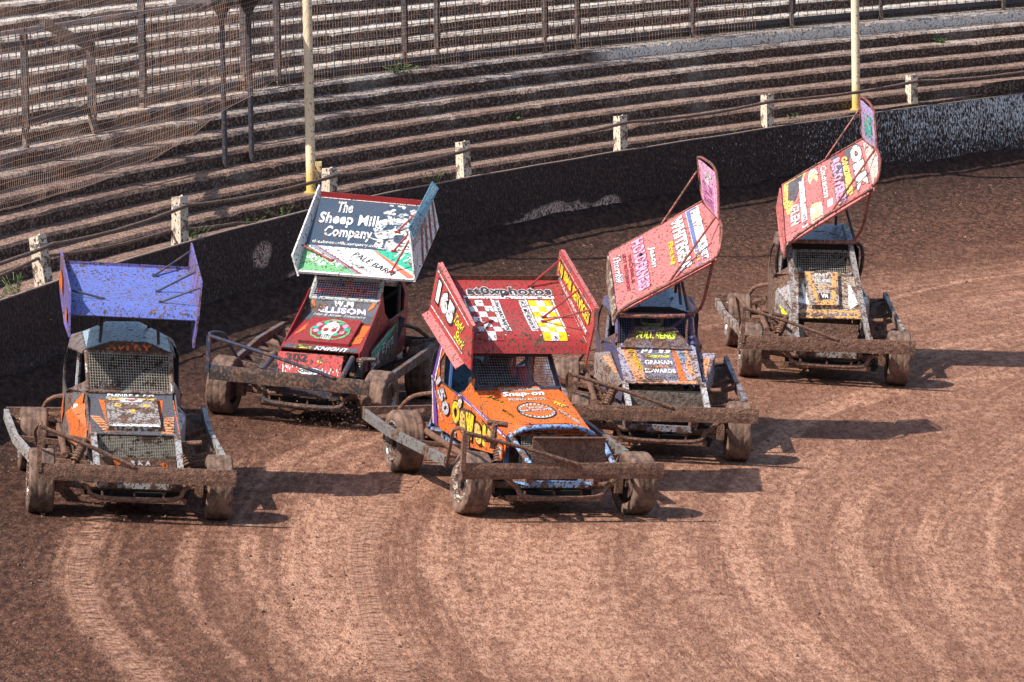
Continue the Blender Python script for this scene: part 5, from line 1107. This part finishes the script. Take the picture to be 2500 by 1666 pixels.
WDd = dict(BL=(-.43, 1.0, 1.36), BR=(.58, 1.0, 1.98), TL=(-.47, 2.0, 1.82), TR=(.49, 2.0, 2.42), mat=PINKR, camber=.02, nose=.03, platemat=PINKR, plLm=BROWNY, plRm=PINK, tubemat=paint('rusty red tube', (.30, .06, .045), .3, .2),
    plR=[(.43, 2.15, 2.86), (.50, 2.05, 2.44), (.62, 1.32, 2.32), (.57, 1.5, 2.79)], plL=[(-.49, 1.95, 1.80), (-.49, 1.95, 1.56), (-.46, .96, 1.20), (-.445, .96, 1.35)],
    flanges=[([(.485, 2.0, 2.418), (.58, 1.0, 1.98), (.615, 1.0, 2.06), (.63, 1.36, 2.30)], PINKR)],
    tubes=[([(.43, 2.17, 2.88), (.505, 2.06, 2.45), (.625, 1.34, 2.33), (.645, 1.12, 2.22), (.61, .99, 2.02), (.56, .99, 1.97)], .017), ([(.43, 2.17, 2.88), (.47, 1.9, 2.90), (.575, 1.5, 2.81), (.62, 1.32, 2.34)], .015),
        ([(-.47, 2.02, 1.82), (0, 2.02, 2.11), (.49, 2.02, 2.43)], .012), ([(-.45, .94, 1.24), (-.36, .96, 1.385), (.1, .97, 1.67), (.57, .97, 1.965)], .018), ([(.07, 2.0, 2.16), (.425, 2.12, 2.74)], .012), ([(.12, 1.0, 1.70), (.585, 1.34, 2.36)], .013),
        ([(.56, 1.0, 1.95), (.52, 1.05, 1.66), (.47, 1.15, 1.40), (.34, 1.12, 1.335)], .017)],
    stays=[((-.2, 1.9, 1.45), (-.15, 1.7, 1.88)), ((.28, 1.36, 1.40), (.20, 1.5, 1.96)), ((.36, 1.36, 1.34), (.20, 1.5, 1.96)), ((.26, 1.9, 1.45), (.26, 1.6, 2.02))], staymat=NAVY)
o, P = wing(e, WDd)
L = Livery(); dn = (0, -1)
def vt(P_, body, u, v0, v1, w_, mat, out=None, bold=.03, shear=0, h=.007, ow=.04): L.text(P_, body, (u, v0), (0, v1 - v0), (w_, 0), mat, out, bold, shear, h, ow)
vt(P, 'Thornhill', .03, .88, .42, .075, WHITE, paint('dark blue vinyl', (.03, .05, .16), .05, .1), .01, .3); vt(P, 'HOT MOTORSPORT', .125, .86, .20, .035, paint('maroon letters', (.25, .02, .04), .05, .1)); vt(P, 'MOBILE', .18, .80, .30, .035, paint('maroon letters', (.25, .02, .04), .05, .1))
vt(P, 'HOLDERNESS', .235, .97, .10, .125, PINK, paint('maroon letters', (.25, .02, .04), .05, .1), .06); vt(P, 'Jason', .385, .75, .38, .075, WHITE, BLK, .03, .2)
vt(P, 'Flooring', .575, .66, .25, .06, YELLOW, paint('olive edge', (.4, .4, .05), .05, .1), .02, .2); vt(P, 'WHITEGEAR', .655, .97, .06, .125, WHITE, SLATE, .06)
BLUV = paint('denim vinyl', (.12, .16, .36), .06, .1)
L.patch(P, R4(.82, .02, .955, .99), WHITE, .004); L.patch(P, R4(.825, .80, .94, .985), BLUV, .0055); L.patch(P, R4(.825, .03, .865, .985), BLUV, .0055); vt(P, 'LARRADEQUIET', .868, .93, .06, .075, WHITE, BLUV, .05, 0, .008)
for k in range(13): L.patch(P, R4(.832, .10 + k * .062, .858, .13 + k * .062), GOLD, .0065)
q = bilin((.50, 2.05, 2.45), (.60, 1.35, 2.34), (.435, 2.13, 2.83), (.57, 1.52, 2.77)); L.text(q, 'STATES', (.35, .08), (.0, .60), (.45, 0), paint('plum letters', (.30, .06, .22), .05, .08), None, .03) if False else L.text(q, 'STATES', (.15, .62), (.0, -.58), (.62, 0), paint('plum letters', (.30, .06, .22), .05, .08), PINK, .05, h=.006); L.text(q, 'Gage', (.25, .93), (0, -.28), (.5, 0), WHITE, BLK, .02, .3, .007)
L.build(o)
add_driver(e, xc, 1.70, .54, 'driver low behind the screen of the lilac and orange car', (.35, .5, .05))

# ---------------------------------------------------------------- muddiest car, rearmost at right
Ee = dict(frame=paint('grey box tube', (.30, .28, .27), .32, .25), body=BROWNY, body2=BROWNY, sidemat=paint('muddy brown side', (.22, .13, .09), .5, .3), roofmat=paint('slate blue roof', (.13, .20, .26), .10, .14), dashmat=MUD,
    sBL=(-.31, 1.06, 1.06), sBR=(.35, 1.06, 1.08), sTL=(-.30, 1.35, 1.29), sTR=(.34, 1.35, 1.31), bFL=(-.30, .18, .67), bFR=(.41, .18, .70), bBL=(-.31, 1.0, 1.04), bBR=(.37, 1.0, 1.06),
    roofF=[(-.40, 1.30, 1.385), (-.2, 1.30, 1.40), (.15, 1.30, 1.41), (.38, 1.30, 1.40)], roofB=[(-.34, 2.1, 1.43), (-.19, 2.1, 1.47), (.35, 2.1, 1.54), (.40, 2.1, 1.48)],
    rad=((-.28, -.05, .50), (.36, -.05, .52), (-.28, .10, .64), (.38, .10, .66)), bump=(-.99, .98, .535, .58), hoop=((-.98, -.5, .85), (.09, -.5, .55), (-1.03, .05, .90)),
    strL=((-.38, 1.24, 1.37), (-.35, -.42, .48)), strR=((.335, 1.24, 1.40), (.47, -.42, .50)), xo=(-.51, .50), mx=26, my=10, pil=.020, netR=True, meshlo=.0,
    railL=[(-1.07, 2.45, .47), (-1.04, 1.6, .45), (-.94, .9, .42), (-.90, .5, .40)], railR=[(.90, 2.42, .66), (.90, 1.6, .60), (.91, 1.2, .57), (.93, .42, .53)], bmat=MUDL, hmat=MUDL, zwin=.95, bracemat=MUDL, railmat=paint('clay streaked rail', (.36, .32, .28), .3, .2))
e, bp, bon, dash, _, sp, sdp, xc = base_car('stock_car', (3.522, 64.643, -.605), 2.28, 'mud plastered stock car rearmost at right, long grey struts and tilted red wing', Ee)
L = Livery(); OC = paint('ochre paint', (.70, .36, .12), .15, .2)
sc = Panel(lambda u, v: bp.at(.17 + .56 * u + .12 * (1 - v) * (.5 - u) , .22 + .80 * v, .055)); panel_mesh('bonnet_scoop', sc, paint('clay grey scoop', (.46, .38, .32), .28, .28), e, .05, 5, 5)
L.patch(sc, [(.0, .98), (.16, .98), (.28, .14), (.18, .0)], OC); L.patch(sc, [(1, .98), (.84, .98), (.74, .14), (.84, .0)], OC); L.patch(sc, [(.18, .0), (.84, .0), (.76, .14), (.26, .14)], OC)
L.text(sc, 'FAST', (.30, .84), (.42, 0), (0, .09), SKULL, bold=.05, h=.006); L.text(sc, 'NETWORK', (.27, .66), (.5, 0), (0, .10), SKULL, bold=.05, h=.006); L.text(sc, 'HORNE', (.33, .46), (.36, 0), (0, .10), OC, SKULL, bold=.04, h=.006); L.patch(sc, [(.30, .34), (.34, .17), (.66, .17), (.70, .34)], BLK, .004); L.text(sc, 'VM', (.38, .19), (.24, 0), (0, .13), WHITE, bold=.05, h=.007)
L.patch(bp, [(.10, .80), (.14, .80), (.20, .30), (.02, .36), (.0, .50), (.12, .42)], WHITE, .008); L.patch(bp, [(.88, .80), (.92, .80), (1.0, .34), (.86, .22), (.84, .3)], WHITE, .008); L.patch(bp, [(.0, .0), (1, .0), (.96, .19), (.04, .19)], OC, .004)
for k in range(7): L.patch(bp, R4(.10 + k * .12, .06, .18 + k * .12, .12), paint('blue grey tab', (.16, .2, .28), .2, .2), .006)
L.build(bon)
pod(e, [V(-.50, 1.05, .86), V(-.50, 1.05, .55), V(-.33, .25, .50), V(-.32, .22, .66)][::-1], [V(-.50, 1.05, .87), V(-.32, .22, .68), V(-.33, 1.0, 1.0)], paint('clay grey pod', (.36, .33, .32), .22, .2), -1)
pod(e, [V(.57, 1.0, .84), V(.57, 1.0, .55), V(.44, .25, .50), V(.43, .22, .68)][::-1], [V(.57, 1.0, .85), V(.43, .22, .69), V(.385, 1.0, 1.02)], paint('clay grey pod', (.36, .33, .32), .22, .2), 1)
m = MB(); m.box((.05, -.12, .575), (.62, .012, .19)); m.build('stone_guard', MUDL, e, bevel=.004)
m = MB(); m.bar((.37, 1.0, .98), (.50, -.38, .50), .012, .10); m.build('splash_board', paint('tan board', (.45, .33, .24), .2, .2), e)
m = MB(); m.poly([V(-.47, .75, .72), V(-.40, .55, .66), V(-.38, .50, .60), V(-.42, .55, .58)]); m.build('hi_vis_patch', paint('hi vis yellow', (.75, .85, .02), .05, .05), e, solid=.01)
m = MB(); m.tube([(-.45, 1.2, 1.41), (0, 1.19, 1.425), (.40, 1.2, 1.44)], .024, 8); m.build('visor_bar', paint('muddy red bar', (.35, .12, .08), .4, .3), e)
for s, x in ((-1, -.47), (1, .47)):
    m = MB(); m.tube(smoothpts([(x * .8, 1.3, 1.42), (x, 1.32, 1.38), (x * 1.06, 1.36, 1.2), (x * 1.0, 1.40, 1.0), (x * .85, 1.3, .93)], 4), .022, 8); m.build('window_guard', BLACK, e)
WE = dict(BL=(-.46, 1.0, 1.42), BR=(.53, 1.0, 2.12), TL=(-.44, 2.0, 1.95), TR=(.46, 2.0, 2.54), mat=PINKR, camber=.02, nose=.03, platemat=PINKR, plLm=PINKR, plRm=paint('violet white plate', (.40, .30, .50), .05, .1), tubemat=paint('rusty red tube', (.30, .06, .045), .3, .2),
    plR=[(.42, 2.15, 2.99), (.47, 2.05, 2.56), (.57, 1.42, 2.50), (.535, 1.6, 2.90)], plL=[(-.47, 1.95, 1.93), (-.50, 1.9, 1.70), (-.48, 1.1, 1.33), (-.44, .92, 1.26), (-.46, .96, 1.42)],
    flanges=[([(.46, 2.0, 2.54), (.53, 1.0, 2.12), (.575, 1.0, 2.24), (.585, 1.40, 2.48)], paint('pale pink strip', (.72, .5, .45), .1, .15))],
    tubes=[([(.42, 2.17, 3.01), (.475, 2.06, 2.57), (.575, 1.42, 2.51), (.60, 1.15, 2.40), (.57, .99, 2.22), (.51, .99, 2.12)], .017), ([(.42, 2.17, 3.01), (.45, 1.95, 3.03), (.535, 1.6, 2.92), (.575, 1.42, 2.52)], .015),
        ([(-.44, 2.02, 1.95), (0, 2.02, 2.25), (.46, 2.02, 2.55)], .012), ([(-.45, .90, 1.24), (-.40, .96, 1.43), (.05, .97, 1.79), (.52, .97, 2.11)], .018), ([(.05, 2.0, 2.30), (.41, 2.12, 2.88)], .012), ([(.08, 1.0, 1.83), (.555, 1.42, 2.50)], .013),
        ([(.50, 1.0, 2.10), (.48, 1.05, 1.86), (.44, 1.15, 1.60), (.36, 1.2, 1.45)], .017)],
    stays=[((-.3, 1.3, 1.43), (-.2, 1.5, 1.80)), ((.22, 2.0, 1.53), (.20, 1.6, 2.10)), ((.40, 1.4, 1.44), (.18, 1.6, 2.08)), ((.30, 1.95, 1.53), (.30, 1.35, 1.43))], staymat=NAVY)
o, P = wing(e, WE)
L = Livery(); L.patch(P, [(.03, .995), (.0, .7), (.06, .4), (.12, .60), (.30, .995)], GOLD, .003); L.patch(P, [(.08, .98), (.06, .7), (.14, .62), (.27, .99)], SLATE, .004); L.patch(P, [(.60, .99), (.66, .55), (.74, .5), (.86, .99)], SLATE, .003)
L.patch(P, [(.70, .995), (.76, .995), (.80, .7), (.76, .5), (.72, .6)], RED, .0045); L.patch(P, [(.56, .03), (.66, .3), (.78, .55), (.80, .4), (.70, .1)], GOLD, .004)
vt(P, 'GLEN', .085, .55, .18, .10, WHITE, None, .03, .2); L.patch(P, R4(.205, .06, .265, .93), WHITE, .004); vt(P, 'GRAHAM JOINERY SERVICES', .215, .90, .08, .04, SLATE, None, .01)
L.patch(P, R4(.275, .06, .46, .90), PINKR, .004); vt(P, 'GJH', .29, .95, .08, .14, paint('pale yellow vinyl', (.80, .68, .28), .04, .08), WHITE, .09, 0, .008, .09); vt(P, 'Contractors', .47, .93, .34, .07, WHITE, None, .03, .3); L.patch(P, R4(.50, .14, .56, .28), WHITE, .005)
vt(P, 'RECOVERED', .60, .93, .06, .11, PINK, SLATE, .06, 0, .008, .07); vt(P, 'ONE2RACED', .725, .88, .12, .065, paint('lemon vinyl', (.82, .78, .16), .04, .08), None, .04, .2, .009)
vt(P, 'ORK', .835, .97, .10, .125, paint('cream vinyl', (.80, .74, .60), .04, .1), SLATE, .10, 0, .008, .08)
q = bilin((.475, 2.05, 2.58), (.56, 1.44, 2.52), (.425, 2.13, 2.96), (.53, 1.62, 2.88)); L.text(q, 'TYERS', (.2, .85), (0, -.7), (.6, 0), GREENP, paint('dark blue vinyl', (.03, .05, .16), .05, .1), .04, h=.006); L.build(o)
q = bilin((-.50, 1.5, .93), (-.42, .9, .93), (-.49, 1.5, 1.0), (-.40, .95, 1.02))
add_driver(e, xc, 1.70, .56, 'driver behind the wire screen of the mud plastered rearmost car', (.25, .2, .15))

# ---------------------------------------------------------------- clods thrown into the air
def spray():
    m = MB()
    M_ = MW['stock_car.001']
    for k in range(420):
        a = random.random(); p = M_ @ V(.55 + random.gauss(0, .30), -.45 + random.gauss(0, .3), abs(random.gauss(.05, .22)))
        lump(m, p, random.uniform(.003, .012))
    for k in range(120):
        s = random.uniform(16, 30); p = wallp(s, -random.uniform(.1, 1.2), random.uniform(.1, .9)); lump(m, p, random.uniform(.004, .010))
    for k in range(160):
        x = random.uniform(-4.5, 4.5); y = random.uniform(54, 62); lump(m, V(x, y, track_z(x, y) + abs(random.gauss(0, .5))), random.uniform(.003, .009))
    tag(m.build('flying_clods', MUDL), kind='stuff')
spray()
